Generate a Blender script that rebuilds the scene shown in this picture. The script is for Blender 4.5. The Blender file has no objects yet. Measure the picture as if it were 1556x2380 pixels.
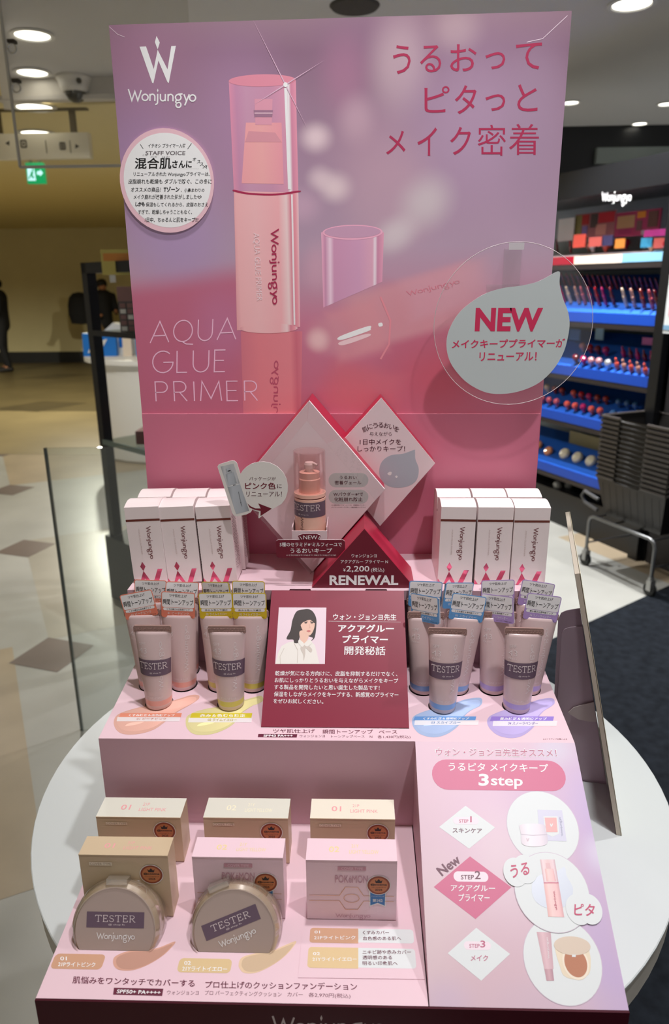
import bpy, bmesh, math, random
from mathutils import Vector, Matrix
random.seed(7)
SC = bpy.context.scene
COL = SC.collection
PI = math.pi
FPX, W_PX, H_PX = 1693.2, 1556, 2380

# ------------------------------------------------------------------ camera
CAM = Vector((0.02436, 0.0, 1.5))
_p, _y, _r = 0.30336, 0.03277, -0.01016
FWD = Vector((-math.sin(_y)*math.cos(_p), math.cos(_y)*math.cos(_p), -math.sin(_p)))
_r0 = Vector((math.cos(_y), math.sin(_y), 0)); _u0 = _r0.cross(FWD)
RGT = math.cos(_r)*_r0 + math.sin(_r)*_u0
UPV = -math.sin(_r)*_r0 + math.cos(_r)*_u0
cd = bpy.data.cameras.new('camera'); co = bpy.data.objects.new('camera', cd); COL.objects.link(co)
co.matrix_world = Matrix((( RGT.x, UPV.x, -FWD.x, CAM.x), (RGT.y, UPV.y, -FWD.y, CAM.y), (RGT.z, UPV.z, -FWD.z, CAM.z), (0, 0, 0, 1)))
cd.sensor_fit = 'VERTICAL'; cd.sensor_height = 9.6; cd.lens = FPX/H_PX*9.6
cd.clip_start = 0.05; cd.clip_end = 100
cd.dof.use_dof = True; cd.dof.focus_distance = 0.80; cd.dof.aperture_fstop = 1.9
SC.camera = co

# ------------------------------------------------------------------ world, lamps, exposure
wd = bpy.data.worlds.new('store_ambient'); SC.world = wd; wd.use_nodes = True
wd.node_tree.nodes['Background'].inputs[0].default_value = (1.0, 0.98, 0.97, 1)
wd.node_tree.nodes['Background'].inputs[1].default_value = 0.36
SC.view_settings.view_transform = 'Standard'; SC.view_settings.look = 'None'
SC.view_settings.exposure = 0.0; SC.view_settings.gamma = 1.0
SC.view_settings.use_curve_mapping = False
CEIL = 2.70
# (x, y, watts, cone degrees, colour) of ceiling spots: shop downlights, plus unseen fill spots added for brightness
LAMPS = [(0.46, 0.20, 52, 130, (1, .98, 1)), (1.05, 1.12, 46, 100, (1, .98, 1)), (-0.80, 0.80, 34, 80, (1, .98, .99)),
         (-1.593, 4.125, 165, 150, (1, .96, .90)), (-2.2, 2.4, 88, 150, (1, .965, .91)), (-1.875, 4.777, 12, 150, (1, .94, .84)),
         (2.0, 2.8, 95, 104, (1, .98, .97)), (0.75, 4.2, 150, 110, (.98, .98, 1)), (-3.5, 9.6, 430, 165, (1, .97, .80)), (-8.0, 9.6, 430, 165, (1, .97, .80)), (-3.3, 5.7, 24, 150, (1, .96, .86)),
         (1.2, -1.6, 60, 110, (1, .98, .97)), (-1.4, -1.4, 84, 110, (1, .98, .97)), (1.27, 3.88, 300, 112, (1, .99, .98)), (1.52, 5.77, 130, 120, (1, .99, .98)), (2.28, 5.6, 30, 165, (1, .99, .98)), (3.2, 4.6, 560, 124, (1, .99, .98)), (0.02, 0.70, 56, 46, (1, .98, 1))]
SC.cycles.use_denoising = True
SC.cycles.max_bounces = 8; SC.cycles.transparent_max_bounces = 16
SC.cycles.sample_clamp_indirect = 4.0
SC.cycles.caustics_reflective = False; SC.cycles.caustics_refractive = False

# ------------------------------------------------------------------ helpers: rays and planes
def ray(px, py): return FWD*FPX + RGT*(px-778) + UPV*(1190-py)
def onP(px, py, P, N):
    d = ray(px, py); return CAM + d*((P-CAM).dot(N)/d.dot(N))
def onZ(px, py, z): return onP(px, py, Vector((0, 0, z)), Vector((0, 0, 1)))
def onY(px, py, y): return onP(px, py, Vector((0, y, 0)), Vector((0, 1, 0)))

class Plane:
    """a flat face in the scene: origin, in-plane axes u and v, outward normal n"""
    def __init__(s, O, U, V):
        s.O = Vector(O); s.U = Vector(U).normalized(); s.N = s.U.cross(Vector(V)).normalized(); s.V = s.N.cross(s.U)
    def px(s, x, y):
        d = onP(x, y, s.O, s.N)-s.O; return (d.dot(s.U), d.dot(s.V))
    def at(s, u, v, h=0.0): return s.O + s.U*u + s.V*v + s.N*h

def lin(c): return tuple(((x/255)/12.92 if x/255 <= .04045 else ((x/255+.055)/1.055)**2.4) for x in c)

# ------------------------------------------------------------------ materials
_M = {}
def nt(name):
    m = bpy.data.materials.new(name); m.use_nodes = True
    return m, m.node_tree, m.node_tree.nodes['Principled BSDF']
def mat(name, rgb, rough=.5, metal=0., spec=.5, emit=None, coat=0., srgb=True, bump=0., bscale=200., var=0., vscale=5.):
    if name in _M: return _M[name]
    m, t, b = nt(name); c = lin(rgb) if srgb else rgb
    b.inputs['Base Color'].default_value = (*c, 1); b.inputs['Roughness'].default_value = rough
    b.inputs['Metallic'].default_value = metal; b.inputs['Specular IOR Level'].default_value = spec
    if coat: b.inputs['Coat Weight'].default_value = coat; b.inputs['Coat Roughness'].default_value = .08
    if emit: b.inputs['Emission Color'].default_value = (*c, 1); b.inputs['Emission Strength'].default_value = emit
    if bump or var:
        tc = t.nodes.new('ShaderNodeTexCoord'); nz = t.nodes.new('ShaderNodeTexNoise')
        nz.inputs['Detail'].default_value = 3
        t.links.new(tc.outputs['Object'], nz.inputs['Vector'])
        if bump:
            nz.inputs['Scale'].default_value = bscale
            bp = t.nodes.new('ShaderNodeBump'); bp.inputs['Strength'].default_value = bump; bp.inputs['Distance'].default_value = .001
            t.links.new(nz.outputs['Fac'], bp.inputs['Height']); t.links.new(bp.outputs['Normal'], b.inputs['Normal'])
        if var:
            n2 = t.nodes.new('ShaderNodeTexNoise'); n2.inputs['Scale'].default_value = vscale; n2.inputs['Detail'].default_value = 5
            t.links.new(tc.outputs['Object'], n2.inputs['Vector'])
            mx = t.nodes.new('ShaderNodeMix'); mx.data_type = 'RGBA'
            mr = t.nodes.new('ShaderNodeMapRange'); mr.inputs[1].default_value = .3; mr.inputs[2].default_value = .7
            t.links.new(n2.outputs['Fac'], mr.inputs[0]); t.links.new(mr.outputs[0], mx.inputs[0])
            mx.inputs[6].default_value = (*[x*(1-var) for x in c], 1); mx.inputs[7].default_value = (*[min(1, x*(1+var)) for x in c], 1)
            t.links.new(mx.outputs[2], b.inputs['Base Color'])
    _M[name] = m; return m
def clear(name, tint=(1, 1, 1), refl=.06, rough=.03, body=0., bodyc=(255, 255, 255)):
    """thin clear sheet: transparent with a surface sheen, optionally a little milky"""
    if name in _M: return _M[name]
    m, t, b = nt(name); t.nodes.remove(b); out = t.nodes['Material Output']
    tr = t.nodes.new('ShaderNodeBsdfTransparent'); tr.inputs[0].default_value = (*tint, 1)
    gl = t.nodes.new('ShaderNodeBsdfGlossy'); gl.inputs['Roughness'].default_value = rough
    lw = t.nodes.new('ShaderNodeLayerWeight'); lw.inputs[0].default_value = .25
    mr = t.nodes.new('ShaderNodeMapRange'); mr.inputs[3].default_value = refl*.5; mr.inputs[4].default_value = min(.9, refl*6)
    t.links.new(lw.outputs['Facing'], mr.inputs[0])
    a = t.nodes.new('ShaderNodeMixShader'); t.links.new(mr.outputs[0], a.inputs[0])
    if body:
        df = t.nodes.new('ShaderNodeBsdfDiffuse'); df.inputs[0].default_value = (*lin(bodyc), 1)
        c = t.nodes.new('ShaderNodeMixShader'); c.inputs[0].default_value = body
        t.links.new(tr.outputs[0], c.inputs[1]); t.links.new(df.outputs[0], c.inputs[2]); t.links.new(c.outputs[0], a.inputs[1])
    else: t.links.new(tr.outputs[0], a.inputs[1])
    t.links.new(gl.outputs[0], a.inputs[2]); t.links.new(a.outputs[0], out.inputs[0])
    _M[name] = m; return m
def ramp(name, stops, axis='X', rough=.4, k=1.0):
    """colour printed as a ramp across the shape (each shape carries 0..1 UVs)"""
    if name in _M: return _M[name]
    m, t, b = nt(name)
    uv = t.nodes.new('ShaderNodeUVMap'); sp = t.nodes.new('ShaderNodeSeparateXYZ'); cr = t.nodes.new('ShaderNodeValToRGB')
    t.links.new(uv.outputs[0], sp.inputs[0]); t.links.new(sp.outputs[axis], cr.inputs[0])
    e = cr.color_ramp.elements
    while len(e) < len(stops): e.new(.5)
    for i, (p, c) in enumerate(stops):
        e[i].position = p; e[i].color = (*[min(1, x*k) for x in lin(c)], 1)
    t.links.new(cr.outputs[0], b.inputs['Base Color']); b.inputs['Roughness'].default_value = rough
    _M[name] = m; return m
def blobs(name, base, items, k=1.0, rough=.35, grad=None):
    """a printed out-of-focus picture: soft round / boxy patches over a base colour, in the face's own (u,v) metres carried as UVs"""
    m, t, b = nt(name); uv = t.nodes.new('ShaderNodeUVMap')
    L = lambda c: (*[min(1, x*k) for x in lin(c)], 1)
    def new(tp, **kw):
        n = t.nodes.new(tp)
        for a, v in kw.items(): setattr(n, a, v)
        return n
    cur = None
    if grad:
        sp = new('ShaderNodeSeparateXYZ'); t.links.new(uv.outputs[0], sp.inputs[0])
        mr = new('ShaderNodeMapRange'); mr.inputs[1].default_value = grad[0]; mr.inputs[2].default_value = grad[1]
        t.links.new(sp.outputs['Y'], mr.inputs[0])
        cr = new('ShaderNodeValToRGB'); e = cr.color_ramp.elements
        while len(e) < len(base): e.new(.5)
        for i, (p, c) in enumerate(base): e[i].position = p; e[i].color = L(c)
        t.links.new(mr.outputs[0], cr.inputs[0]); cur = cr.outputs[0]
    for it in items:
        u, v, ru, rv, c, al, soft = it[:7]; ang = it[7] if len(it) > 7 else 0; boxy = it[8] if len(it) > 8 else 0
        s = new('ShaderNodeVectorMath', operation='SUBTRACT'); t.links.new(uv.outputs[0], s.inputs[0]); s.inputs[1].default_value = (u, v, 0)
        o = s.outputs[0]
        if ang:
            rt = new('ShaderNodeVectorRotate', rotation_type='Z_AXIS'); rt.inputs['Angle'].default_value = -math.radians(ang)
            t.links.new(o, rt.inputs['Vector']); o = rt.outputs[0]
        ml = new('ShaderNodeVectorMath', operation='MULTIPLY'); t.links.new(o, ml.inputs[0]); ml.inputs[1].default_value = (1/ru, 1/rv, 0)
        if boxy:
            ab = new('ShaderNodeVectorMath', operation='ABSOLUTE'); t.links.new(ml.outputs[0], ab.inputs[0])
            sp = new('ShaderNodeSeparateXYZ'); t.links.new(ab.outputs[0], sp.inputs[0])
            ln = new('ShaderNodeMath', operation='SMOOTH_MAX'); ln.inputs[2].default_value = .15
            t.links.new(sp.outputs[0], ln.inputs[0]); t.links.new(sp.outputs[1], ln.inputs[1]); d = ln.outputs[0]
        else:
            ln = new('ShaderNodeVectorMath', operation='LENGTH'); t.links.new(ml.outputs[0], ln.inputs[0]); d = ln.outputs['Value']
        mr = new('ShaderNodeMapRange', interpolation_type='SMOOTHSTEP')
        mr.inputs[1].default_value = max(0, 1-soft); mr.inputs[2].default_value = 1+soft*.4; mr.inputs[3].default_value = al; mr.inputs[4].default_value = 0
        t.links.new(d, mr.inputs[0])
        mx = new('ShaderNodeMix', data_type='RGBA'); t.links.new(mr.outputs[0], mx.inputs[0]); mx.inputs[7].default_value = L(c)
        if cur is None: mx.inputs[6].default_value = L(base)
        else: t.links.new(cur, mx.inputs[6])
        cur = mx.outputs[2]
    t.links.new(cur, b.inputs['Base Color']); b.inputs['Roughness'].default_value = rough
    _M[name] = m; return m

# ------------------------------------------------------------------ mesh builder
class MB:
    def __init__(s): s.v = []; s.f = []; s.m = []; s.uv = []; s.sm = []; s.mats = []
    def mi(s, m):
        if m not in s.mats: s.mats.append(m)
        return s.mats.index(m)
    def add(s, vs, fs, m, uvs=None, smooth=False):
        b = len(s.v); s.v += [Vector(p) for p in vs]; k = s.mi(m)
        for f in fs:
            s.f.append([b+i for i in f]); s.m.append(k); s.sm.append(smooth)
            s.uv.append([uvs[i] for i in f] if uvs else [(0, 0)]*len(f))
    def poly(s, pts, m, uvs=None): s.add(pts, [list(range(len(pts)))], m, uvs)
    def box(s, x0, x1, y0, y1, z0, z1, m, top=None):
        P = [(x, y, z) for z in (z0, z1) for y in (y0, y1) for x in (x0, x1)]
        s.hexa(P, m, top)
    def hexa(s, P, m, top=None):
        F = [(0, 2, 3, 1), (0, 1, 5, 4), (1, 3, 7, 5), (3, 2, 6, 7), (2, 0, 4, 6)]
        s.add(P, F, m); s.add(P, [(4, 5, 7, 6)], top or m)
    def prism(s, pts, vec, m, side=None, back=None):
        """flat outline given a thickness; pts counter-clockwise seen from the front, vec points to the back"""
        n = len(pts); vec = Vector(vec); Q = [Vector(p)+vec for p in pts]
        s.poly(pts, m); s.poly(list(reversed(Q)), back or side or m)
        V = [Vector(p) for p in pts]+Q
        s.add(V, [((i+1) % n, i, n+i, n+(i+1) % n) for i in range(n)], side or m)
    def lathe(s, prof, m, n=24, O=(0, 0, 0), A=(0, 0, 1), smooth=True, caps=True, mats=None, ref=None):
        A = Vector(A).normalized(); O = Vector(O)
        X = Vector(ref) if ref else (A.orthogonal()); X = (X-A*X.dot(A)).normalized(); Y = A.cross(X)
        V = []
        for r, h in prof:
            for i in range(n):
                a = 2*PI*i/n; V.append(O+A*h+(X*math.cos(a)+Y*math.sin(a))*r)
        for j in range(len(prof)-1):
            s.add(V[j*n:(j+2)*n], [(i, (i+1) % n, n+(i+1) % n, n+i) for i in range(n)], (mats[j] if mats else m), smooth=smooth)
        if caps:
            if prof[0][0] > 1e-6: s.poly(list(reversed(V[:n])), mats[0] if mats else m)
            if prof[-1][0] > 1e-6: s.poly(V[-n:], mats[-1] if mats else m)
    def tube(s, path, r, m, n=8, smooth=True):
        path = [Vector(p) for p in path]; V = []; prev = None
        for i, p in enumerate(path):
            d = (path[min(i+1, len(path)-1)]-path[max(i-1, 0)]).normalized()
            X = d.orthogonal().normalized() if prev is None else (prev-d*prev.dot(d)).normalized()
            prev = X; Y = d.cross(X); rr = r[i] if isinstance(r, (list, tuple)) else r
            V += [p+(X*math.cos(2*PI*k/n)+Y*math.sin(2*PI*k/n))*rr for k in range(n)]
        F = [(j*n+i, j*n+(i+1) % n, (j+1)*n+(i+1) % n, (j+1)*n+i) for j in range(len(path)-1) for i in range(n)]
        s.add(V, F, m, smooth=smooth)
        s.poly(list(reversed(V[:n])), m); s.poly(V[-n:], m)
    def build(s, name, parent=None, origin=None, weld=False, cut=None, bevel=0.):
        me = bpy.data.meshes.new(name); o = Vector(origin) if origin else Vector((0, 0, 0))
        me.from_pydata([p-o for p in s.v], [], s.f); me.update()
        for m in s.mats: me.materials.append(m)
        me.polygons.foreach_set('material_index', s.m); me.polygons.foreach_set('use_smooth', s.sm)
        ul = me.uv_layers.new(name='uv')
        flat = [c for f in s.uv for q in f for c in q[:2]]
        if len(flat) == 2*len(me.loops): ul.data.foreach_set('uv', flat)
        if weld or cut:
            bm = bmesh.new(); bm.from_mesh(me)
            if weld: bmesh.ops.remove_doubles(bm, verts=bm.verts, dist=1e-5)
            if cut:
                bmesh.ops.bisect_plane(bm, geom=bm.verts[:]+bm.edges[:]+bm.faces[:], plane_co=Vector(cut[0])-o, plane_no=cut[1], clear_inner=True)
            bm.to_mesh(me); bm.free()
        ob = bpy.data.objects.new(name, me); COL.objects.link(ob)
        if parent: ob.parent = parent
        elif origin: ob.location = o
        if bevel:
            bv = ob.modifiers.new('edge', 'BEVEL'); bv.width = bevel; bv.segments = 2; bv.limit_method = 'ANGLE'
        return ob
def empty(name, loc, label=None, cat=None, group=None, rz=0.):
    o = bpy.data.objects.new(name, None); COL.objects.link(o); o.location = loc; o.rotation_euler = (0, 0, rz)
    o.empty_display_size = .02
    if label: tag(o, label, cat, group)
    return o
def tag(o, label=None, cat=None, group=None, kind=None):
    if label: o['label'] = label
    if cat: o['category'] = cat
    if group: o['group'] = group
    if kind: o['kind'] = kind
    return o
def note(o, label): o['label'] = label; return o
def copy_tree(o, parent=None):
    c = o.copy(); COL.objects.link(c)
    if parent: c.parent = parent
    for ch in o.children: copy_tree(ch, c)
    return c

# ------------------------------------------------------------------ lettering
_TX = {}
def glyphs(txt, bold=0.):
    k = (txt, bold)
    if k in _TX: return _TX[k]
    cu = bpy.data.curves.new('lettering', 'FONT'); cu.body = txt; cu.resolution_u = 3; cu.offset = bold
    ob = bpy.data.objects.new('lettering', cu); COL.objects.link(ob)
    me = bpy.data.meshes.new_from_object(ob.evaluated_get(bpy.context.evaluated_depsgraph_get()))
    P = [(v.co.x, v.co.y) for v in me.vertices]; F = [list(p.vertices) for p in me.polygons]
    bpy.data.objects.remove(ob); bpy.data.curves.remove(cu); bpy.data.meshes.remove(me)
    x0, x1 = min(p[0] for p in P), max(p[0] for p in P); y0, y1 = min(p[1] for p in P), max(p[1] for p in P)
    r = ([((x-x0)/(x1-x0), (y-y0)/(y1-y0)) for x, y in P], F, (x1-x0)/(y1-y0))
    _TX[k] = r; return r
def arc(cx, cy, r, a0, a1, n=10, ry=None):
    return [(cx+r*math.cos(math.radians(a0+(a1-a0)*i/n)), cy+(ry or r)*math.sin(math.radians(a0+(a1-a0)*i/n))) for i in range(n+1)]
def stroke(pts, w):
    """ribbon of width w along a polyline, mitred"""
    pts = [p for i, p in enumerate(pts) if i == 0 or math.hypot(p[0]-pts[i-1][0], p[1]-pts[i-1][1]) > 1e-7]
    n = len(pts); P = [Vector((*p, 0)) for p in pts]; closed = (P[0]-P[-1]).length < 1e-6
    L, R_ = [], []
    for i in range(n):
        a = P[i]-P[i-1] if i > 0 else (P[-1]-P[-2] if closed else None)
        b = P[i+1]-P[i] if i < n-1 else (P[1]-P[0] if closed else None)
        a = a or b; b = b or a; a = a.normalized(); b = b.normalized()
        na = Vector((-a.y, a.x, 0)); nb = Vector((-b.y, b.x, 0)); m = na+nb
        m = m/max(m.length, 1e-6); k = 1/max(.35, m.dot(na))
        L.append(P[i]+m*w/2*k); R_.append(P[i]-m*w/2*k)
    V = [(p.x, p.y) for p in L+R_]
    return V, [(n+i, n+i+1, i+1, i) for i in range(n-1)]
LOGO = [[(0, 1.62), (.5, .05), (.93, 1.28), (1.36, .05), (1.85, 1.5)], arc(2.4, .5, .43, 0, 360, 20),
        [(3.1, 0), (3.1, 1)], [(3.1, .45)]+arc(3.45, .6, .35, 180, 0, 10)+[(3.8, 0)],
        [(4.2, 1), (4.2, -.15)]+arc(3.9, -.15, .3, 0, -100, 6),
        [(4.6, 1), (4.6, .4)]+arc(4.95, .4, .35, 180, 360, 10)+[(5.3, 1)], [(5.3, 1), (5.3, 0)],
        [(5.7, 0), (5.7, 1)], [(5.7, .45)]+arc(6.05, .6, .35, 180, 0, 10)+[(6.4, 0)],
        arc(7.15, .55, .4, 0, 360, 18), [(7.1, .98), (7.75, 1.05)], arc(7.02, -.05, .22, 100, 250, 6)+arc(7.2, -.48, .36, 80, -200, 14),
        [(7.95, 1), (8.33, .08)], [(8.72, 1), (8.1, -.55)], arc(9.2, .5, .43, 0, 360, 20)]
def strokes_mesh(strk, w, extra=()):
    V, F = [], []
    for k, s in enumerate(strk):
        v, f = stroke(s, w); b = len(V); V += [(x, y, k*4e-6) for x, y in v]; F += [[b+i for i in q] for q in f]
    for pl in extra: b = len(V); V += [(x, y, 4e-5) for x, y in pl]; F.append([b+i for i in range(len(pl))])
    x0, x1 = min(p[0] for p in V), max(p[0] for p in V); y0, y1 = min(p[1] for p in V), max(p[1] for p in V)
    return [((x-x0)/(x1-x0), (y-y0)/(y1-y0), z) for x, y, z in V], F, (x1-x0)/(y1-y0)
def logo(w=.17): return strokes_mesh(LOGO, w, [[(4.2, 1.2), (4.31, 1.47), (4.2, 1.74), (4.09, 1.47)]])
CAPS = {'A': (1.0, [[(0, 0), (.5, 1), (1, 0)], [(.2, .33), (.8, .33)]]), 'Q': (1.1, [arc(.52, .5, .5, 0, 360, 22), [(.5, .0), (.7, -.12), (1.08, -.15)]]),
        'U': (.8, [[(0, 1), (0, .38)]+arc(.38, .38, .38, 180, 360, 10)+[(.76, 1)]]), 'G': (.95, [arc(.5, .5, .5, 48, 360, 18), [(.52, .48), (1.0, .48)]]),
        'L': (.55, [[(0, 1), (0, 0), (.5, 0)]]), 'E': (.58, [[(.52, 1), (0, 1), (0, 0), (.52, 0)], [(0, .52), (.46, .52)]]),
        'P': (.62, [[(0, 0), (0, 1), (.3, 1)]+arc(.3, .73, .27, 90, -90, 10)+[(0, .46)]]),
        'R': (.66, [[(0, 0), (0, 1), (.3, 1)]+arc(.3, .73, .27, 90, -90, 10)+[(0, .46)], [(.26, .46), (.6, 0)]]),
        'I': (.06, [[(.03, 0), (.03, 1)]]), 'M': (1.0, [[(0, 0), (.1, 1), (.5, .12), (.9, 1), (1, 0)]]), 'N': (.8, [[(0, 0), (0, 1), (.74, 0), (.74, 1)]]),
        'W': (1.25, [[(0, 1), (.33, 0), (.62, 1), (.92, 0), (1.25, 1)]]), 'S': (.55, [arc(.27, .74, .25, 40, 270, 10)+arc(.27, .25, .24, 90, -140, 10)]),
        'T': (.7, [[(0, 1), (.7, 1)], [(.35, 1), (.35, 0)]]), ' ': (.35, [])}
SERIF = {'T': (.74, [[(0, .8), (.03, 1), (.71, 1), (.74, .8)], [(.37, 1), (.37, 0)], [(.22, 0), (.52, 0)]]),
         'E': (.62, [[(.54, .8), (.52, 1), (0, 1)], [(.1, 1), (.1, 0)], [(0, 0), (.56, 0), (.6, .22)], [(.1, .52), (.4, .52)], [(.4, .62), (.4, .42)]]),
         'S': (.52, [[(.46, .8)]+arc(.26, .75, .22, 40, 270, 10)+arc(.26, .26, .25, 90, -140, 10)+[(.03, .25)]]),
         'R': (.72, [[(0, 1), (.34, 1)]+arc(.34, .75, .25, 90, -90, 10)+[(.1, .5)], [(.1, 1), (.1, 0)], [(0, 0), (.22, 0)], [(.3, .5), (.62, 0), (.74, 0)]])}
def caps(txt, w=.05, gap=.16, table=CAPS):
    S, x = [], 0
    for ch in txt:
        a, ss = table[ch]; S += [[(px+x, py) for px, py in s] for s in ss]; x += a+gap
    return strokes_mesh(S, w)

class Ink:
    """print on a face: shapes lie `layer` hundredths of a millimetre above it (real ink / stickers)"""
    STEP = 6.0e-5
    def __init__(s, plane, mb=None): s.p = plane; s.mb = mb or MB()
    def at(s, uv, layer): return s.p.at(uv[0], uv[1], layer*s.STEP)
    def uvpoly(s, pts, m, layer=1, own=True):
        us = [p[0] for p in pts]; vs = [p[1] for p in pts]; du = max(us)-min(us) or 1; dv = max(vs)-min(vs) or 1
        s.mb.poly([s.at(p, layer) for p in pts], m, [((p[0]-min(us))/du, (p[1]-min(vs))/dv) if own else p for p in pts])
    def poly(s, pxs, m, layer=1, own=True): s.uvpoly([s.p.px(*q) for q in pxs], m, layer, own)
    def curve(s, pxs, m, layer=1, n=5):
        """closed smooth outline through pixel points (Catmull-Rom)"""
        P = [Vector(q) for q in [s.p.px(*q) for q in pxs]]; N = len(P); out = []
        for i in range(N):
            a, b, c, d = P[i-1], P[i], P[(i+1) % N], P[(i+2) % N]
            for k in range(n):
                t = k/n; out.append(.5*((2*b)+(c-a)*t+(2*a-5*b+4*c-d)*t*t+(3*b-a-3*c+d)*t**3))
        s.fill([(q.x, q.y) for q in out], m, layer)
    def fill(s, pts, m, layer=1):
        """possibly concave outline: triangulate"""
        from mathutils.geometry import tessellate_polygon
        us = [p[0] for p in pts]; vs = [p[1] for p in pts]; du = max(us)-min(us) or 1; dv = max(vs)-min(vs) or 1
        T = tessellate_polygon([[Vector((*p, 0)) for p in pts]])
        s.mb.add([s.at(p, layer) for p in pts], [list(t) for t in T], m, [((p[0]-min(us))/du, (p[1]-min(vs))/dv) for p in pts])
    def ell(s, cu, cv, ru, rv, m, layer=1, n=40, a0=0, rot=0):
        c, q = math.cos(rot), math.sin(rot)
        s.uvpoly([(cu+ru*math.cos(a)*c-rv*math.sin(a)*q, cv+ru*math.cos(a)*q+rv*math.sin(a)*c) for a in [2*PI*i/n for i in range(n)]], m, layer)
    def circ(s, px, edge, m, layer=1):
        c = s.p.px(*px); e = s.p.px(*edge); r = math.hypot(e[0]-c[0], e[1]-c[1]); s.ell(c[0], c[1], r, r, m, layer); return c, r
    def round(s, u0, u1, v0, v1, r, m, layer=1):
        s.uvpoly(rrect(u0, u1, v0, v1, r), m, layer)
    def rpx(s, tl, br, r, m, layer=1):
        a = s.p.px(*tl); b = s.p.px(*br); s.round(min(a[0], b[0]), max(a[0], b[0]), min(a[1], b[1]), max(a[1], b[1]), r, m, layer)
    def put(s, g, bl, br, tl, m, layer=2):
        """glyph mesh with 0..1 box mapped on the parallelogram bl-br-tl (in u,v)"""
        V, F = g[0], g[1]; bl, br, tl = Vector(bl), Vector(br), Vector(tl); a, b = br-bl, tl-bl
        P = []
        for q in V:
            w = bl+a*q[0]+b*q[1]; P.append(s.p.at(w.x, w.y, layer*s.STEP+(q[2] if len(q) > 2 else 0)))
        s.mb.add(P, F, m)
    def text(s, txt, bl, br, tl, m, layer=2, bold=0.):
        s.put(glyphs(txt, bold) if isinstance(txt, str) else txt, s.p.px(*bl), s.p.px(*br), s.p.px(*tl), m, layer)
    def line(s, txt, x0, x1, yt, yb, m, layer=2, bold=0., slope=0.):
        """upright line of text: pixel box of the inked letters; slope = rise of the baseline in px over the width"""
        s.text(txt, (x0, yb), (x1, yb-slope), (x0, yt), m, layer, bold)
    def uvtext(s, txt, u0, u1, v0, h, m, layer=2, bold=0., mid=False):
        g = glyphs(txt, bold) if isinstance(txt, str) else txt
        s.put(g, (u0, v0), (u1, v0), (u0, v0+h), m, layer)
    def vtext(s, g, u0, u1, vtop, vbot, m, layer=2):
        """lettering turned to read downwards: starts at vtop, letter tops to the right"""
        s.put(g, (u0, vtop), (u0, vbot), (u1, vtop), m, layer)
    def seg(s, pxs, wid, m, layer=2):
        V, F = stroke([s.p.px(*q) for q in pxs], wid); s.mb.add([s.p.at(u, v, layer*s.STEP) for u, v in V], F, m)
    def build(s, name, parent=None, origin=None): return s.mb.build(name, parent, origin)
def rrect(u0, u1, v0, v1, r, n=6):
    r = min(r, (u1-u0)/2, (v1-v0)/2)
    return [(cx+r*math.cos(math.radians(a+90*i/n)), cy+r*math.sin(math.radians(a+90*i/n))) for cx, cy, a in ((u1-r, v1-r, 0), (u0+r, v1-r, 90), (u0+r, v0+r, 180), (u1-r, v0+r, 270)) for i in range(n+1)]
def spot(x, y, watts, cone, col, parent=None, z=CEIL-.012, r=.035):
    l = bpy.data.lights.new('downlight_or_fill_beam', 'SPOT'); l.energy = watts; l.color = col; l.spot_size = math.radians(cone); l.spot_blend = .6
    l.shadow_soft_size = r; o = bpy.data.objects.new('downlight_or_fill_beam', l); COL.objects.link(o)
    o.location = (x, y, z); return o
# ================================================================== the room
C_ceil = mat('ceiling_paint', (208, 207, 207), .8); C_cor = mat('corridor_ceiling_paint', (232, 216, 164), .8)
C_wall = mat('beige_wall_paint', (224, 212, 166), .8, var=.05, vscale=1.2)
C_blk = mat('black_laminate', (16, 17, 20), .35); C_base = mat('black_baseboard', (14, 12, 10), .5)
def struct(o): return tag(o, kind='structure')
def cz(px, py, z=1.2): p = onZ(px, py, CEIL-1.2+z if False else 1.5+z); return (p.x, p.y)
# floor: pale stone with tan tiles and small dark diamonds laid in, black carpet on the right
C_stone = mat('pale_floor_stone', (174, 174, 168), .32, bump=.15, bscale=60, var=.12, vscale=2.2)
C_tan = mat('tan_floor_stone', (172, 156, 132), .32, var=.10, vscale=3); C_dk = mat('dark_floor_inlay', (112, 98, 92), .35, var=.08)
C_gry = mat('grey_floor_stone', (170, 165, 152), .3, var=.10, vscale=2.5)
p1, p2 = onZ(1283, 1488, 0), onZ(1556, 1363, 0); dd_ = (p2-p1).normalized()
f = MB(); f.box(-14, 7, -4, 16, -.1, 0, C_stone)
a0, a1, a2 = Vector((-2.69, 5.39)), Vector((-1.97, 4.06)), Vector((-1.31, 2.78))
e1 = (a2-a0)/2; e2 = Vector((-e1.y, e1.x))*-1.0; q = .15
for i in range(-6, 5):
    for j in range(-6, 4):
        c = a1+e1*i+e2*j
        d1, d2 = e1.normalized(), e2.normalized()
        if c.y > 14.5 or c.y < -3 or c.x < -13 or c.x > 6: continue
        if (i*2+j*3) % 4 in (0, 1):
            m_ = C_tan if (i+j) % 3 else C_gry
            cc = [c-d1*q-d2*q*0, c+e1-d1*q, c+e1-d1*q-e2+d2*q, c-e2+d2*q-d1*q]
            if all(-3.9 < p.y < 15.9 and -13.9 < p.x < 6.9 for p in cc): f.poly([(p.x, p.y, .0006) for p in cc], m_)
        if c.x > .3: continue
        if (c-Vector((p1.x,p1.y))).dot(Vector((dd_.y,-dd_.x))) > -.25: continue
        f.poly([((c+d1*sx*q+d2*sy*q).x, (c+d1*sx*q+d2*sy*q).y, .0012) for sx, sy in ((-1.15, 0), (0, -1.15), (1.15, 0), (0, 1.15))], C_dk)
C_cfl = mat('corridor_floor_stone_dim', (94, 82, 54), .4, var=.12, vscale=1.5); C_cf2 = mat('corridor_floor_dark', (74, 64, 42), .4, var=.12, vscale=1.5)
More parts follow.
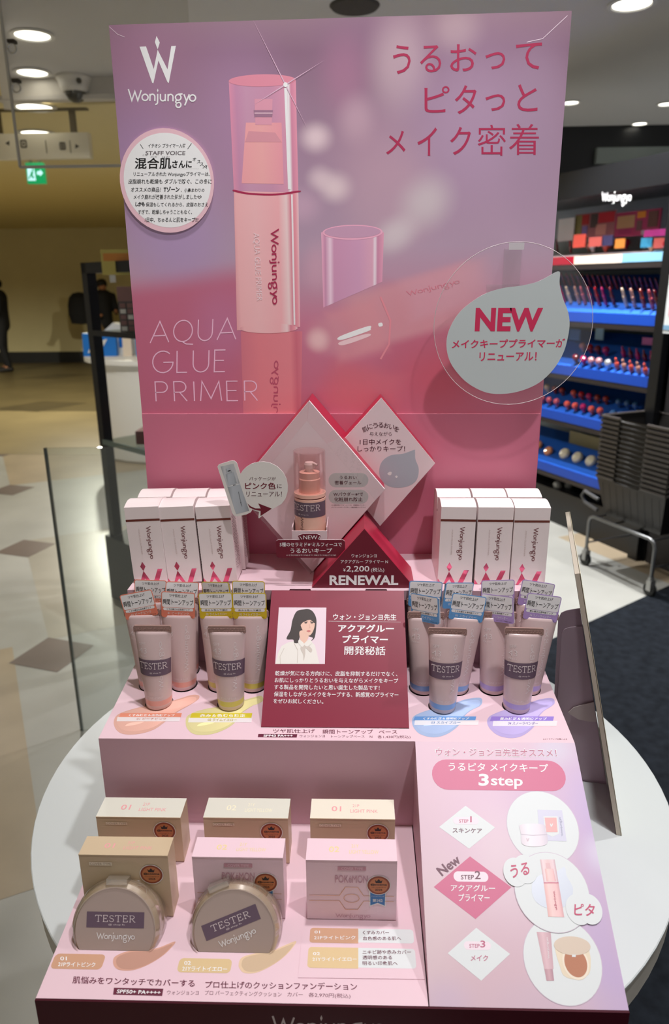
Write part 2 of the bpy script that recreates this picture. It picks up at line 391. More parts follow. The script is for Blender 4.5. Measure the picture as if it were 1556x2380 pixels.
f.poly([(-13.9, 9.6, .0014), (-13.9, 7.2, .0014), (.55, 6.4, .0014), (.55, 8.8, .0014)], mat('corridor_floor_tan_dim', (140, 124, 88), .4, var=.12, vscale=1.5))  # middle tone of a light falloff put partly into the floor colour
f.poly([(-13.9, 15.15, .0016), (-13.9, 9.6, .0016), (.55, 8.8, .0016), (.55, 15.15, .0016)], C_cfl)  # far floor coloured darker, partly for light fading down the corridor
for i in range(9): f.poly([(x, y, .002) for x, y in ((-8+i*1.1, 8.1+(i*37 % 5)*1.1), (-7.3+i*1.1, 7.9+(i*37 % 5)*1.1), (-6.9+i*1.1, 8.6+(i*37 % 5)*1.1), (-7.6+i*1.1, 8.8+(i*37 % 5)*1.1))], C_cf2)
struct(f.build('floor'))
C_carp = mat('black_carpet', (30, 34, 40), .95, spec=.1, bump=.9, bscale=350, var=.35, vscale=26)
g = MB(); p1, p2 = onZ(1283, 1488, 0), onZ(1556, 1363, 0); dd = (p2-p1).normalized()
A_, B_ = p1-dd*.9, p1+dd*7
g.hexa([Vector(p) for p in [(A_.x, A_.y-4, .001), (B_.x, A_.y-4, .001), (A_.x, A_.y, .001), (B_.x, B_.y, .001), (A_.x, A_.y-4, .006), (B_.x, A_.y-4, .006), (A_.x, A_.y, .006), (B_.x, B_.y, .006)]], C_carp)
struct(g.build('floor_carpet'))
# ceilings
L0, L1 = onZ(2, 0, CEIL), onZ(27, 207, CEIL); ld = (L1-L0).normalized(); Lb = L0-ld*7
c = MB(); c.prism([(6, -4, CEIL), (Lb.x, -4, CEIL), (Lb.x, Lb.y, CEIL), (L1.x, L1.y, CEIL), (.6, 4.98, CEIL), (.6, 6.62, CEIL), (6, 6.62, CEIL)], (0, 0, .1), C_ceil)
struct(c.build('ceiling'))
c = MB(); c.prism([(.6, 5.0, 2.6), (L1.x-.02, L1.y, 2.6), (Lb.x-.02, Lb.y, 2.6), (-12, Lb.y, 2.6), (-12, 15.4, 2.6), (.6, 15.4, 2.6)], (0, 0, .1), C_cor)
struct(c.build('ceiling_corridor'))
C_fas = mat('fascia_white', (205, 200, 192), .6)
c = MB(); c.box(L1.x, .6, 4.90, 4.99, 2.585, 2.7, C_fas); c.box(L1.x, .6, 4.87, 4.90, 2.575, 2.60, C_fas); struct(c.build('trim_1'))
c = MB(); n_ = Vector((-ld.y, ld.x, 0)); P = [L0-ld*3, L1]
c.hexa([P[0]+n_*0-Vector((0, 0, .12)), P[1]-Vector((0, 0, .12)), P[0]+n_*.06-Vector((0, 0, .12)), P[1]+n_*.06-Vector((0, 0, .12)), P[0], P[1], P[0]+n_*.06, P[1]+n_*.06], C_fas); struct(c.build('trim_2'))
c = MB(); c.box(-12, .6, 15.2, 15.35, 0, 2.6, C_wall); struct(c.build('wall_back'))
c = MB(); c.box(-12, .6, 15.16, 15.2, 0, .22, C_base); struct(c.build('baseboard_back'))
c = MB(); c.box(.6, 6, 6.62, 6.75, 0, 2.8, C_blk); struct(c.build('wall_right'))
c = MB(); c.box(-12.15, -12, 6.5, 15.35, 0, 2.6, C_wall); struct(c.build('wall_left'))
c = MB(); c.box(.55, .65, 6.75, 15.2, 0, 2.7, C_wall); struct(c.build('wall_side'))

# ------------------------------------------------------------------ ceiling fittings
C_ring = mat('white_fitting', (225, 225, 222), .4); C_led = mat('lamp_glow', (255, 250, 235), .5, emit=5.)
def downlight(x, y, z, r, label, beam=None):
    e = empty('downlight', (x, y, z), label, 'ceiling light', 'recessed downlights')
    m = MB(); m.lathe([(r, 0), (r*1.25, -.002), (r*1.28, -.008), (r*1.05, -.010), (r*.98, -.004)], C_ring, 28, caps=False); m.build('trim_ring', e)
    m = MB(); m.lathe([(r, -.003), (0.0005, -.003)], C_led, 28, caps=False); m.build('lamp_lens', e)
    if beam:
        l = spot(x, y, *beam, z=z-.014)
rows = [((75, 80), CEIL, .085, 'nearest lit downlight in the left ceiling row above the glass sheet', LAMPS[3][2:]),
        ((75, 167), CEIL, .085, 'lit downlight in the left row just before the white ceiling fascia', None),
        ((80, 248), 2.6, .11, 'lit downlight in the corridor ceiling over the sign rail', None), ((85, 308), 2.6, .11, 'corridor downlight showing level with top of the white direction sign', None),
        ((90, 341), 2.6, .11, 'far corridor downlight seen against the white direction sign', None), ((89, 356), 2.6, .11, 'farthest corridor downlight just above the green exit sign', None),
        ((1470, 7), CEIL, .085, 'large lit downlight at the upper right corner', LAMPS[13][2:]), ((1327, 237), CEIL, .055, 'small lit downlight beside the right edge of the tall backboard', LAMPS[14][2:]),
        ((1488, 286), CEIL, .055, 'small lit downlight close to the black wall on the right', None), ((1551, 240), CEIL, .055, 'small lit downlight at the right edge of the picture', None)]
for (q_, z, r, lb, bm) in rows:
    p = onZ(*q_, z); downlight(p.x, p.y, z, r, lb, bm)
for i in (0, 1, 2, 4, 6, 7, 11, 12, 16, 17):  # unseen spots; ones behind the camera and far right added for ceiling bounce
    x, y = LAMPS[i][:2]; spot(x, y, *LAMPS[i][2:])
for i in (8, 9, 10):  # unseen spots added to brighten the corridor wall and floor
    x, y = LAMPS[i][:2]; spot(x, y, *LAMPS[i][2:], z=2.55)
p = onZ(825, 13, CEIL); m = MB(); C_spk = mat('speaker_grille', (70, 66, 64), .8, bump=.6, bscale=500)
m.lathe([(.001, -.012), (.105, -.010), (.115, 0)], C_spk, 32, caps=False)
o = m.build('ceiling_speaker', None, (0, 0, 0)); o.location = p; tag(o, 'round dark speaker grille in the ceiling above the backboard', 'speaker')
# dome camera
p = onZ(172, 178, CEIL); e = empty('security_camera', p, 'white dome security camera under the ceiling at left', 'camera')
C_camw = mat('camera_white', (215, 212, 205), .4); C_smoke = mat('smoked_dome', (18, 18, 20), .12)
m = MB(); m.lathe([(.105, 0), (.108, -.012), (.095, -.03), (.088, -.065), (.075, -.085)], C_camw, 28); m.build('housing', e)
m = MB(); m.lathe([(.062, -.085), (.060, -.10), (.045, -.125), (.02, -.138), (.001, -.14)], C_smoke, 24, caps=False); m.build('dome', e)
m = MB(); m.lathe([(.016, 0), (.016, .004)], C_smoke, 14, (.055, -.082, -.042), (.5, -.85, .1)); m.build('side_port', e)
# hanging direction sign and its rail
Y_S = 5.2; PL = Plane((0, Y_S, 0), (1, 0, 0), (0, 0, 1))
C_sgn = mat('sign_white', (235, 228, 205), .5); C_sgd = mat('sign_dark', (60, 52, 44), .6); C_rail = mat('rail_brown', (92, 80, 52), .6)
a, b = onY(-40, 300, Y_S), onY(210, 367, Y_S)
e = empty('direction_sign', (a.x, Y_S, b.z), 'white hanging direction sign with arrows and pictograms at left', 'sign')
m = MB(); ob = (a.x, Y_S, b.z); zt_ = onY(100, 309, Y_S).z
m.box(a.x, b.x, Y_S, Y_S+.06, b.z, zt_, C_sgn); m.build('sign_board', e, ob)
k = Ink(PL); k.poly([(12, 333), (22, 327), (22, 339)], C_sgd); k.poly([(185, 340), (175, 334), (175, 346)], C_sgd)
k.rpx((46, 325), (64, 344), .01, C_sgd); k.rpx((137, 330), (154, 349), .01, C_sgd)
for x in (141, 147): k.rpx((x, 333), (x+2.5, 347), .001, C_sgn, 3)
k.rpx((50, 329), (60, 340), .005, C_sgn, 3); k.rpx((52, 331), (58, 338), .004, C_sgd, 4)
for x in (107, 163): k.rpx((x, 326), (x+1, 356), .001, C_rail)
k.build('sign_symbols', e, ob)
m = MB(); zr = onY(100, 247, Y_S).z; m.box(a.x-1, onY(200, 250, Y_S).x, Y_S, Y_S+.05, zr-.02, zr+.02, C_rail); m.build('rail', e, ob)
m = MB(); xr = onY(166, 280, Y_S).x
m.box(xr-.02, xr+.02, Y_S+.015, Y_S+.035, zt_, zr-.02, C_rail); m.box(xr-.01, xr+.01, Y_S+.01, Y_S+.03, zr+.02, 2.6, C_rail); m.box(a.x+.1, a.x+.12, Y_S+.01, Y_S+.03, zt_, 2.6, C_rail); m.build('hanger_rod', e, ob)
# green exit sign
Y_E = 6.6; a, b = onY(58, 378, Y_E), onY(104, 426, Y_E); PE = Plane((0, Y_E, 0), (1, 0, 0), (0, 0, 1)); ob = (a.x, Y_E, b.z)
e = empty('exit_sign', ob, 'lit green emergency exit sign with running figure and arrow', 'sign')
C_exg = mat('exit_green', (10, 150, 88), .4, emit=.75); C_exw = mat('exit_white', (190, 240, 250), .4, emit=.9)
m = MB(); m.box(a.x, b.x, Y_E, Y_E+.05, b.z, a.z, C_exg); m.build('sign_box', e, ob)
k = Ink(PE); k.poly([(63, 390), (79, 390), (84, 420), (65, 420)], C_exw); k.poly([(100, 402), (93, 410), (93, 406), (86, 406), (86, 398), (93, 398), (93, 394)], C_exw)
k.circ((76, 395), (78.5, 395), C_exg, 3); k.poly([(72, 398), (78, 399), (76, 407), (80, 412), (77, 416), (72, 409), (68, 417), (66, 414), (71, 404)], C_exg, 3)
k.build('exit_symbol', e, ob)
m = MB(); m.box(a.x+.1, a.x+.12, Y_E+.02, Y_E+.04, a.z, 2.6, C_rail); m.box(b.x-.12, b.x-.1, Y_E+.02, Y_E+.04, a.z, 2.6, C_rail); m.build('hanger_rod', e, ob)
# hanging clear acrylic sheet with ring hooks
Y_A = 2.3; PA = Plane((0, Y_A, 0), (1, 0, 0), (0, 0, 1)); C_acr = clear('acrylic_sheet', (.95, .95, .94), .05, body=.04, bodyc=(225, 225, 220)); C_edge = mat('acrylic_edge', (196, 194, 186), .2)
bl = onY(46, 388, Y_A); br = onY(460, 402, Y_A); ob = (bl.x, Y_A, bl.z); zt_ = 2.62
e = empty('hanging_acrylic_sheet', ob, 'clear acrylic sheet hung from the ceiling at upper left', 'acrylic sheet')
m = MB(); m.box(bl.x, br.x, Y_A, Y_A+.004, bl.z, zt_, C_acr); m.build('sheet', e, ob)
m = MB(); m.box(bl.x-.003, bl.x+.003, Y_A-.002, Y_A+.006, bl.z, zt_, C_edge); m.box(bl.x, br.x, Y_A-.002, Y_A+.006, bl.z-.004, bl.z+.003, C_edge); m.build('polished_edge', e, ob)
C_chr = mat('chrome', (200, 200, 200), .12, 1.)
for q_ in ((30, 114), (40, 205)):
    h = onY(*q_, Y_A); m = MB(); m.tube([h+Vector((.012*math.cos(t*PI/8), -.006, .012*math.sin(t*PI/8))) for t in range(17)], .0022, C_chr, 6)
    m.box(h.x-.010, h.x+.010, Y_A-.01, Y_A+.012, h.z+.014, h.z+.022, C_sgd); m.build('ring_hook', e, ob)
m = MB()
for x in (bl.x+.08, br.x-.08): m.tube([(x, Y_A+.002, zt_-.02), (x, Y_A+.002, CEIL)], .002, C_chr, 6)
m.build('hanging_wire', e, ob)

# ------------------------------------------------------------------ people, far down the corridor
C_jk = mat('black_jacket', (16, 16, 20), .8); C_skin = mat('skin', (176, 120, 84), .6); C_hair = mat('dark_hair', (14, 11, 10), .6); C_pant = mat('tan_trousers', (120, 96, 62), .8); C_shoe = mat('dark_shoes', (24, 20, 20), .6); C_blk2 = mat('dark_trousers', (18, 18, 22), .8)
def skin(name, joints, edges, m, parent, sub=2):
    """tapering limbs along the joints, fused into one continuous surface"""
    b = MB()
    for i, j in edges:
        p, q = joints[i], joints[j]; P, Q = Vector(p[:3]), Vector(q[:3]); n = 6
        rp, rq = p[3], q[3]; path = [P.lerp(Q, k/n) for k in range(n+1)]
        b.tube(path, [rp+(rq-rp)*k/n for k in range(n+1)], m, 12)
    for j in joints: b.lathe([(.0005, -j[3])]+[(j[3]*math.cos(math.radians(a)), j[3]*math.sin(math.radians(a))) for a in range(-75, 76, 15)]+[(.0005, j[3])], m, 12, j[:3], caps=False)
    o = b.build(name, parent)
    rm = o.modifiers.new('fuse', 'REMESH'); rm.mode = 'VOXEL'; rm.voxel_size = .016; rm.use_smooth_shade = True
    sm = o.modifiers.new('soften', 'SMOOTH'); sm.iterations = 6; sm.factor = .5
    return o
def person(x, y, h, rz, label, trousers):
    s = h/1.65; e = empty('person', (x, y, 0), label, 'person', None, rz); e.scale = (s, s, s)
    # body: one surface, pelvis first
    J = [(0, 0, .90, .12, .09), (0, 0, 1.12, .12, .085), (0, 0, 1.33, .14, .09), (0, .0, 1.42, .05), (0, -.01, 1.47, .045), (0, -.02, 1.53, .075, .085), (0, -.02, 1.60, .07, .085),
         (-.09, 0, .82, .085), (-.10, -.01, .47, .055), (-.10, 0, .09, .038), (-.10, -.12, .04, .035), (.09, 0, .82, .085), (.10, -.06, .48, .055), (.10, .02, .09, .038), (.10, -.10, .04, .035),
         (-.17, 0, 1.36, .055), (-.22, -.02, 1.10, .042), (-.17, -.22, 1.0, .032), (-.15, -.30, 1.02, .028), (.17, 0, 1.36, .055), (.22, -.04, 1.10, .042), (.16, -.24, 1.06, .032), (.13, -.31, 1.10, .028)]
    Ed = [(0, 1), (1, 2), (2, 3), (3, 4), (4, 5), (5, 6), (0, 7), (7, 8), (8, 9), (9, 10), (0, 11), (11, 12), (12, 13), (13, 14), (2, 15), (15, 16), (16, 17), (17, 18), (2, 19), (19, 20), (20, 21), (21, 22)]
    skin('body', J, Ed, C_skin, e)
    fm = MB()   # face: nose, eyes, mouth, ears
    fm.lathe([(.001, -.012), (.014, 0), (.009, .02), (.001, .03)], C_skin, 8, (0, -.105, 1.545), (0, -.3, 1)); fm.build('nose', e)
    for sx in (-.032, .032):
        fm = MB(); fm.lathe([(.001, 0), (.011, .002), (.001, .006)], C_hair, 8, (sx, -.098, 1.572), (0, -1, 0)); fm.build('eye', e)
        fm = MB(); fm.lathe([(.001, -.006), (.026, 0), (.001, .008)], C_skin, 8, (sx*2.5, -.02, 1.56), (1 if sx > 0 else -1, 0, 0)); fm.build('ear', e)
    fm = MB(); fm.box(-.022, .022, -.104, -.098, 1.502, 1.508, mat('lip', (140, 70, 62), .6)); fm.build('mouth', e)
    skin('jacket', [(0, 0, .86, .15, .115), (0, 0, 1.12, .15, .115), (0, 0, 1.34, .165, .115), (0, 0, 1.43, .07), (-.18, 0, 1.36, .075), (-.23, -.02, 1.10, .06), (-.17, -.20, 1.005, .045), (.18, 0, 1.36, .075), (.23, -.04, 1.10, .06), (.165, -.22, 1.055, .045)],
         [(0, 1), (1, 2), (2, 3), (2, 4), (4, 5), (5, 6), (2, 7), (7, 8), (8, 9)], C_jk, e)
    skin('trousers', [(0, 0, .92, .14, .105), (-.09, 0, .82, .10), (-.10, -.01, .47, .072), (-.10, 0, .12, .058), (.09, 0, .82, .10), (.10, -.06, .48, .072), (.10, .02, .12, .058)], [(0, 1), (1, 2), (2, 3), (0, 4), (4, 5), (5, 6)], trousers, e)
    for sx, yy in ((-.10, 0), (.10, .02)): skin('shoe', [(sx, yy+.03, .05, .05, .045), (sx, yy-.06, .045, .05, .04), (sx, yy-.15, .035, .042, .03)], [(0, 1), (1, 2)], C_shoe, e, 1)
    hm = MB(); hm.lathe([(.086, -.03), (.10, .0), (.102, .04), (.09, .08), (.06, .105), (.001, .115)], C_hair, 18, (0, -.005, 1.57), (0, .25, 1), caps=False); hm.build('hair', e)
    return e
px_ = onZ(272, 848, 0); pe = person(px_.x, 14.2, 1.60, math.radians(35), 'person in black jacket with dark hair standing behind the black rack', C_pant)
bx_ = onZ(188, 848, 0)
m = MB(); bz = .0
m.lathe([(.02, 0), (.20, .02), (.24, .18), (.235, .36), (.20, .50), (.12, .58), (.02, .60)], C_jk, 20)
o = m.build('backpack', None); o.location = (px_.x-.52, 14.38, .80); o.scale = (1, .65, 1); tag(o, 'bulky black backpack on the back of person behind the rack', 'backpack')
px_ = onZ(26, 862, 0); person(px_.x-.02, 13.6, 1.62, math.radians(-60), 'person in long black coat cut off by the left picture edge', C_blk2)

# ------------------------------------------------------------------ black rack on the left, the low glass panel and the white table behind
C_rk = mat('black_metal', (14, 15, 20), .4, .3); C_gls = clear('shelf_glass', (.86, .93, .92), .10, body=.06, bodyc=(190, 205, 205)); C_gle = mat('glass_edge', (120, 140, 138), .15)
rb = onZ(262, 1388, 0); ux = Vector((.80, -.60, 0)).normalized(); uy = Vector((.60, .80, 0))
rx0, ry0 = rb.x, rb.y; ob = (rx0, ry0, 0)
e = empty('display_rack', ob, 'black metal display rack with glass shelves behind the backboard', 'rack')
def obx(m, u0, u1, v0, v1, z0, z1, M_, top=None):
    P = [Vector((rx0, ry0, 0))+ux*u+uy*v+Vector((0, 0, z)) for z in (z0, z1) for v in (v0, v1) for u in (u0, u1)]; m.hexa(P, M_, top)
ux = Vector((.74, -.66, 0)).normalized(); uy = Vector((.66, .74, 0)).normalized()
m = MB(); obx(m, -.01, .80, 0, .42, 0, .33, C_rk); m.build('plinth', e, ob)
for u in (.0, .75):
    for v in (.02, .36):
        m = MB(); obx(m, u, u+.045, v, v+.045, .33, 1.60, C_rk); m.build('post', e, ob)
m = MB(); obx(m, 0, .795, .02, .065, 1.555, 1.60, C_rk); obx(m, 0, .795, .36, .405, 1.555, 1.60, C_rk); m.build('top_rail', e, ob)
for z in (.80, 1.30):
    m = MB(); obx(m, .03, .78, .03, .40, z, z+.008, C_gls); sh = m.build('glass_shelf', e, ob)
    m = MB(); obx(m, .03, .78, .018, .03, z-.012, z+.012, C_gle if z < 1 else C_rk); m.build('shelf_rail', e, ob)
C_pg = mat('dusty_pink_pack', (150, 112, 112), .5); C_gp = mat('grey_pack', (105, 98, 98), .5); C_blu = mat('bright_blue_print', (20, 120, 215), .45); C_wht = mat('white_card', (235, 235, 232), .5); C_yl = mat('yellow_tag_print', (214, 200, 110), .5)
p = Vector((rx0, ry0, 0))+ux*.275+uy*.12
m = MB(); m.box(-.07, .07, -.05, .05, 0, .19, C_gp, C_pg); m.box(-.07, .07, -.052, -.05, .13, .19, C_pg)
for i in range(4):
    for j in range(5): m.box(-.062+i*.032, -.038+i*.032, -.056, -.051, .008+j*.024, .026+j*.024, C_pg if (i+j) % 3 else C_wht)
o = m.build('tester_tower', None); o.location = (p.x, p.y, 1.308); tag(o, 'grey and pink tester tower on the upper glass shelf of the rack', 'tester stand')
p = Vector((rx0, ry0, 0))+ux*.285+uy*.0
m = MB(); m.box(-.04, .10, -.004, .004, 0, .10, C_yl); m.box(-.03, .09, -.006, -.004, .055, .085, mat('orange_print', (225, 150, 70), .5)); m.box(-.012, .012, -.003, .003, -.03, 0, C_wht)
o = m.build('price_tag', None); o.location = (p.x, p.y+.015, 1.545); tag(o, 'yellow price tag clipped to top rail of the black rack', 'tag')
p = Vector((rx0, ry0, 0))+ux*.29+uy*.20
m = MB(); C_bag = mat('dusty_bag', (140, 108, 104), .55)
m.lathe([(.16, 0), (.20, .03), (.19, .10), (.13, .17), (.03, .20), (.001, .2)], C_bag, 16, smooth=False); m.box(-.24, -.10, -.10, .10, 0, .075, mat('mauve_box', (124, 84, 84), .5))
o = m.build('gift_pouch', None); o.scale = (.6, .6, .8); o.location = (p.x+.02, p.y, .808); tag(o, 'dusty pink pouch on the lower glass shelf of the rack', 'pouch')
# white round counter with blue boxes behind the rack
tq = onZ(300, 838, .88); ob = (tq.x+.25, tq.y+.5, 0)
e = empty('round_counter', ob, 'white round counter with blue posters behind the black rack', 'counter')
m = MB(); m.lathe([(.70, 0), (.72, .02), (.72, .86)], C_wht, 40, ob, caps=False); m.build('drum', e, ob)
m = MB(); m.lathe([(.78, .86), (.78, .90)], C_wht, 40, ob); m.build('counter_top', e, ob)
for i, (dx, w, h, mm, lb, dy) in enumerate([(-.72, .30, .20, C_blu, 'blue poster stand at the left of the white round counter', 0), (-.36, .08, .24, mat('cream_tube', (236, 222, 205), .4), 'cream tube standing between the blue posters', 0), (-.24, .3, .22, C_blu, 'blue poster stand beside the backboard on the white round counter', 0)]):
    m = MB(); m.prism([(0, 0, 0), (w, 0, 0), (w, .02, h), (0, .02, h)], (0, .06, 0), mm)
    if mm is C_blu: m.prism([(.04, -.002, .03), (w*.55, -.002, .05), (w*.75, .014, h*.75), (w*.3, .012, h*.6)], (0, .001, 0), C_wht)
    o = m.build('blue_poster_stand' if mm is C_blu else 'cream_tube', None); o.location = (ob[0]+dx, ob[1]-.30+dy, .90); tag(o, lb, 'poster' if mm is C_blu else 'tube')
m = MB(); m.prism([(0, 0, 0), (.34, 0, 0), (.30, 0, .24), (.12, 0, .28), (.02, 0, .2)], (0, .12, 0), C_wht); m.box(.16, .26, -.004, 0, .06, .16, C_blu)
o = m.build('white_pack', None); o.location = (ob[0]-.62, ob[1]-.08, .90); tag(o, 'white pack with a blue square standing behind the blue posters', 'pack')
# low glass fence panel
Yg = 2.2; g0 = onY(105, 1042, Yg); ob = (g0.x, Yg, 0)
e = empty('glass_screen', ob, 'low frameless glass screen standing left of the round table', 'glass panel')
C_gs = clear('screen_glass', (.95, .975, .975), .045, body=.12, bodyc=(196, 202, 198))
m = MB(); tz = g0.z; lean = .05
m.hexa([(g0.x+lean*-0, Yg, .0), (g0.x+1.1, Yg-.02, .0), (g0.x, Yg+.012, .0), (g0.x+1.1, Yg-.008, .0), (g0.x, Yg, tz), (g0.x+1.1, Yg-.02, tz+.015), (g0.x, Yg+.012, tz), (g0.x+1.1, Yg-.008, tz+.015)], C_gs); m.build('pane', e, ob)
m = MB(); C_gde = mat('glass_cut_edge', (84, 92, 88), .2); m.box(g0.x-.006, g0.x+.001, Yg, Yg+.012, 0, tz, C_gde); m.build('cut_edge', e, ob)
# ================================================================== lipstick wall on the right
F0 = Vector((1.2866, 4.553, 0)); FD = Vector((.42322, -.90602, 0)).normalized(); FN = Vector((-FD.y, FD.x, 0)); FN = FN if FN.x > 0 else -FN   # FN points into the cabinet
def fp(px, py, off=0.): return onP(px, py, F0+FN*off, FN)
def ft(px, py, off=0.): p = fp(px, py, off); return ((p-F0).dot(FD), p.z)
def fbox(m, t0, t1, d0, d1, z0, z1, M_, top=None):
    m.hexa([F0+FD*t+FN*d+Vector((0, 0, z)) for z in (z0, z1) for d in (d0, d1) for t in (t0, t1)], M_, top)
ob = tuple(F0+FD*.25); TL, TR_ = -.75, .72
e = empty('cosmetics_cabinet', ob, 'tall black makeup cabinet with blue tester shelves on the right', 'cabinet')
C_in = mat('cabinet_back_grey', (150, 165, 178), .5); C_sh = mat('dark_shelf', (40, 34, 34), .4); C_bl = mat('blue_shelf_tray', (36, 96, 196), .4); C_bl2 = mat('blue_shelf_lip', (18, 70, 176), .4)
m = MB(); fbox(m, TL, TR_+.05, .42, .46, 0, 2.10, C_in); m.build('back_panel', e, ob)
m = MB(); fbox(m, TR_-.035, TR_+.03, -.02, .46, 0, 2.02, C_blk); m.build('side_post', e, ob)
m = MB(); fbox(m, TL, TR_+.05, .02, .42, 0, .22, C_blk); m.build('plinth', e, ob)
m = MB(); fbox(m, TL, TR_+.6, -.02, .46, 1.955, 2.10, C_blk); hd = m.build('header', e, ob)
k = Ink(Plane(F0-FN*.02, FD, (0, 0, 1))); C_glow = mat('lit_lettering', (235, 235, 235), .4, emit=.8)
a, b = k.p.px(1398, 479), k.p.px(1467, 479); h = .05
k.put(logo(.14), a, b, (a[0], a[1]+.075), C_glow, 20); note(k.build('brand_lettering', hd, (0, 0, 0)), 'white lit shop lettering'); hd.children[0].location = -Vector(ob); hd.children[0].location = (0, 0, 0)
for v in hd.children[0].data.vertices: v.co -= Vector(ob)
# shelves: lip + tilted tray
def shelf(zl, zh, tilt, M1, M2, t0=TL, t1=TR_-.035, deep=.26, name='shelf'):
    m = MB(); fbox(m, t0, t1, 0, .012, zl, zh, M2)
    s = math.tan(math.radians(tilt))
    m.hexa([F0+FD*t+FN*d+Vector((0, 0, z)) for (zz) in (0, 1) for d in (.012, deep) for t in (t0, t1) for z in [(zh-.02 if zz else zh-.035)+(d-.012)*s]], M1); m.build(name, e, ob)
    m = MB(); fbox(m, t0, t1, .0, .42, zl-.03, zl-.004, C_sh); m.build('shelf_board', e, ob)
    P = F0+Vector((0, 0, zh-.02)); N = (Vector((0, 0, 1))-FN*s).normalized(); return P, N
ZL = {1: ft(1400, 612)[1], 2: ft(1430, 744)[1], 3: ft(1410, 878)[1], 4: ft(1380, 989)[1], 5: ft(1320, 1105)[1]}
C_cream = mat('cream_lip', (226, 205, 186), .4); C_red = mat('crimson_lip', (150, 16, 40), .4); C_lb = mat('pale_blue_lip', (120, 170, 200), .4)
tA, tB = ft(1335, 605)[0], ft(1446, 605)[0]
T1 = shelf(ZL[1], ZL[1]+.045, 10, mat('shelf_white', (225, 205, 205), .4), C_red, TL, tA, .3)
shelf(ZL[1], ZL[1]+.045, 10, mat('shelf_white', (225, 205, 205), .4), C_cream, tA, tB, .3); shelf(ZL[1], ZL[1]+.045, 10, mat('shelf_pale_blue', (175, 210, 232), .4), C_lb, tB, TR_+.3, .3)
T = {1: T1}
for n, tl_ in ((2, 38), (3, 36), (4, 34), (5, 30)): T[n] = shelf(ZL[n]-.02, ZL[n]+.035, tl_, C_bl, C_bl2, deep=.30)
# product things on the trays: small, one object each
def lipcol(name, c, r=.22): return mat('lip_'+name, c, r, coat=.3)
REDS = [lipcol('dark_red', (110, 12, 26)), lipcol('scarlet', (178, 22, 34)), lipcol('rose', (196, 84, 100)), lipcol('nude', (196, 140, 122)), lipcol('magenta', (180, 20, 90)), lipcol('brick', (150, 46, 40)), lipcol('coral', (214, 84, 70))]
NUDE, SILV, BLUE_, CREAM, ORNG, PINK_ = lipcol('beige', (214, 186, 160)), mat('silver_cap', (215, 220, 225), .2, .6), lipcol('blue', (52, 92, 140)), lipcol('cream', (222, 214, 190)), lipcol('orange', (232, 150, 104)), lipcol('dusty_pink', (190, 130, 136))
_pm = {}
def proto(kind, m_):
    k = (kind, m_.name)
    if k in _pm: return _pm[k]
    b = MB()
    if kind == 'pen':
        b.lathe([(.0005, 0), (.008, .001), (.008, .045)], m_, 10); b.lathe([(.0085, .045), (.0085, .05), (.0065, .052), (.006, .08), (.0035, .088), (.0005, .09)], m_, 10)
    elif kind == 'ball':
        b.lathe([(.0005, 0), (.010, .001), (.011, .012), (.013, .016), (.019, .024), (.021, .034), (.018, .046), (.010, .053), (.0005, .055)], m_, 14)
    elif kind == 'tube':
        b.lathe([(.0005, 0), (.009, .001), (.011, .02), (.0095, .03), (.005, .036), (.005, .05), (.0005, .056)], m_, 10)
    elif kind == 'oval':
        b.lathe([(.0005, 0), (.030, .001), (.033, .012), (.028, .022), (.0005, .026)], m_, 18)
    me_o = b.build('product', None); me = me_o.data; bpy.data.objects.remove(me_o); _pm[k] = me; return me
_n = {}
def put(kind, name, label, group, cat, px, py, sh, m_, tiltback=0.6, lift=0., scale=1.):
    P, N = T[sh]; p = onP(px, py, P, N)
    o = bpy.data.objects.new(name, proto(kind, m_)); COL.objects.link(o)
    ax = (N+Vector((0, 0, 1))*tiltback+FN*.0).normalized() if kind != 'oval' else (N*.5-FN*.8+Vector((0, 0, .2))).normalized()
    o.rotation_mode = 'QUATERNION'; o.rotation_quaternion = ax.to_track_quat('Z', 'Y'); o.location = p+N*lift; o.scale = (scale,)*3
    tag(o, label, cat, group); return o
R2 = [4, None, 3, 2, 2, 1, 4, 0]
for x, mm in zip((1313, 1328, 1348, 1362, 1378, 1395, 1411, 1430), (REDS[4], NUDE, REDS[3], REDS[2], REDS[2], REDS[1], REDS[4], REDS[0])): put('pen', 'lip_crayon', 'lip crayon in the left tray of the upper blue shelf', 'lip crayons in the left tray of the upper blue shelf', 'lipstick', x, 703+(x-1313)*.06, 2, mm, .4, scale=1.25)
for x, mm in zip((1458, 1478, 1500, 1520, 1533), (NUDE, REDS[3], REDS[5], REDS[2], REDS[0])): put('pen', 'lip_crayon', 'lip crayon in the right tray of the upper blue shelf', 'lip crayons in the right tray of the upper blue shelf', 'lipstick', x, 712+(x-1458)*.10, 2, mm, .4, scale=1.25)
for i in range(20): put('pen', 'boxed_lip_colour', 'dark red stick in the packed back row of the upper blue shelf', 'back row sticks on the upper blue shelf', 'lipstick', 1303+i*12.2, 662+i*.9, 2, REDS[5] if i < 12 else REDS[0], 0.2, 0, 1.0)
for q_, mm in zip(((1358, 816), (1375, 820), (1393, 823), (1412, 826)), (PINK_, REDS[1], REDS[0], REDS[4])): put('ball', 'lip_pot', 'round lip pot in the back row of the middle blue shelf', 'round lip pots in the back row of the middle blue shelf', 'lip pot', *q_, 3, mm)
for q_, mm in zip(((1342, 843), (1360, 847), (1378, 850), (1396, 852)), (REDS[0], REDS[4], PINK_, PINK_)): put('ball', 'lip_pot', 'round lip pot in the front row of the middle blue shelf', 'round lip pots in the front row of the middle blue shelf', 'lip pot', *q_, 3, mm)
put('ball', 'lip_pot', 'silver capped lip pot at the end of the middle blue shelf front row', None, 'lip pot', 1417, 856, 3, SILV)
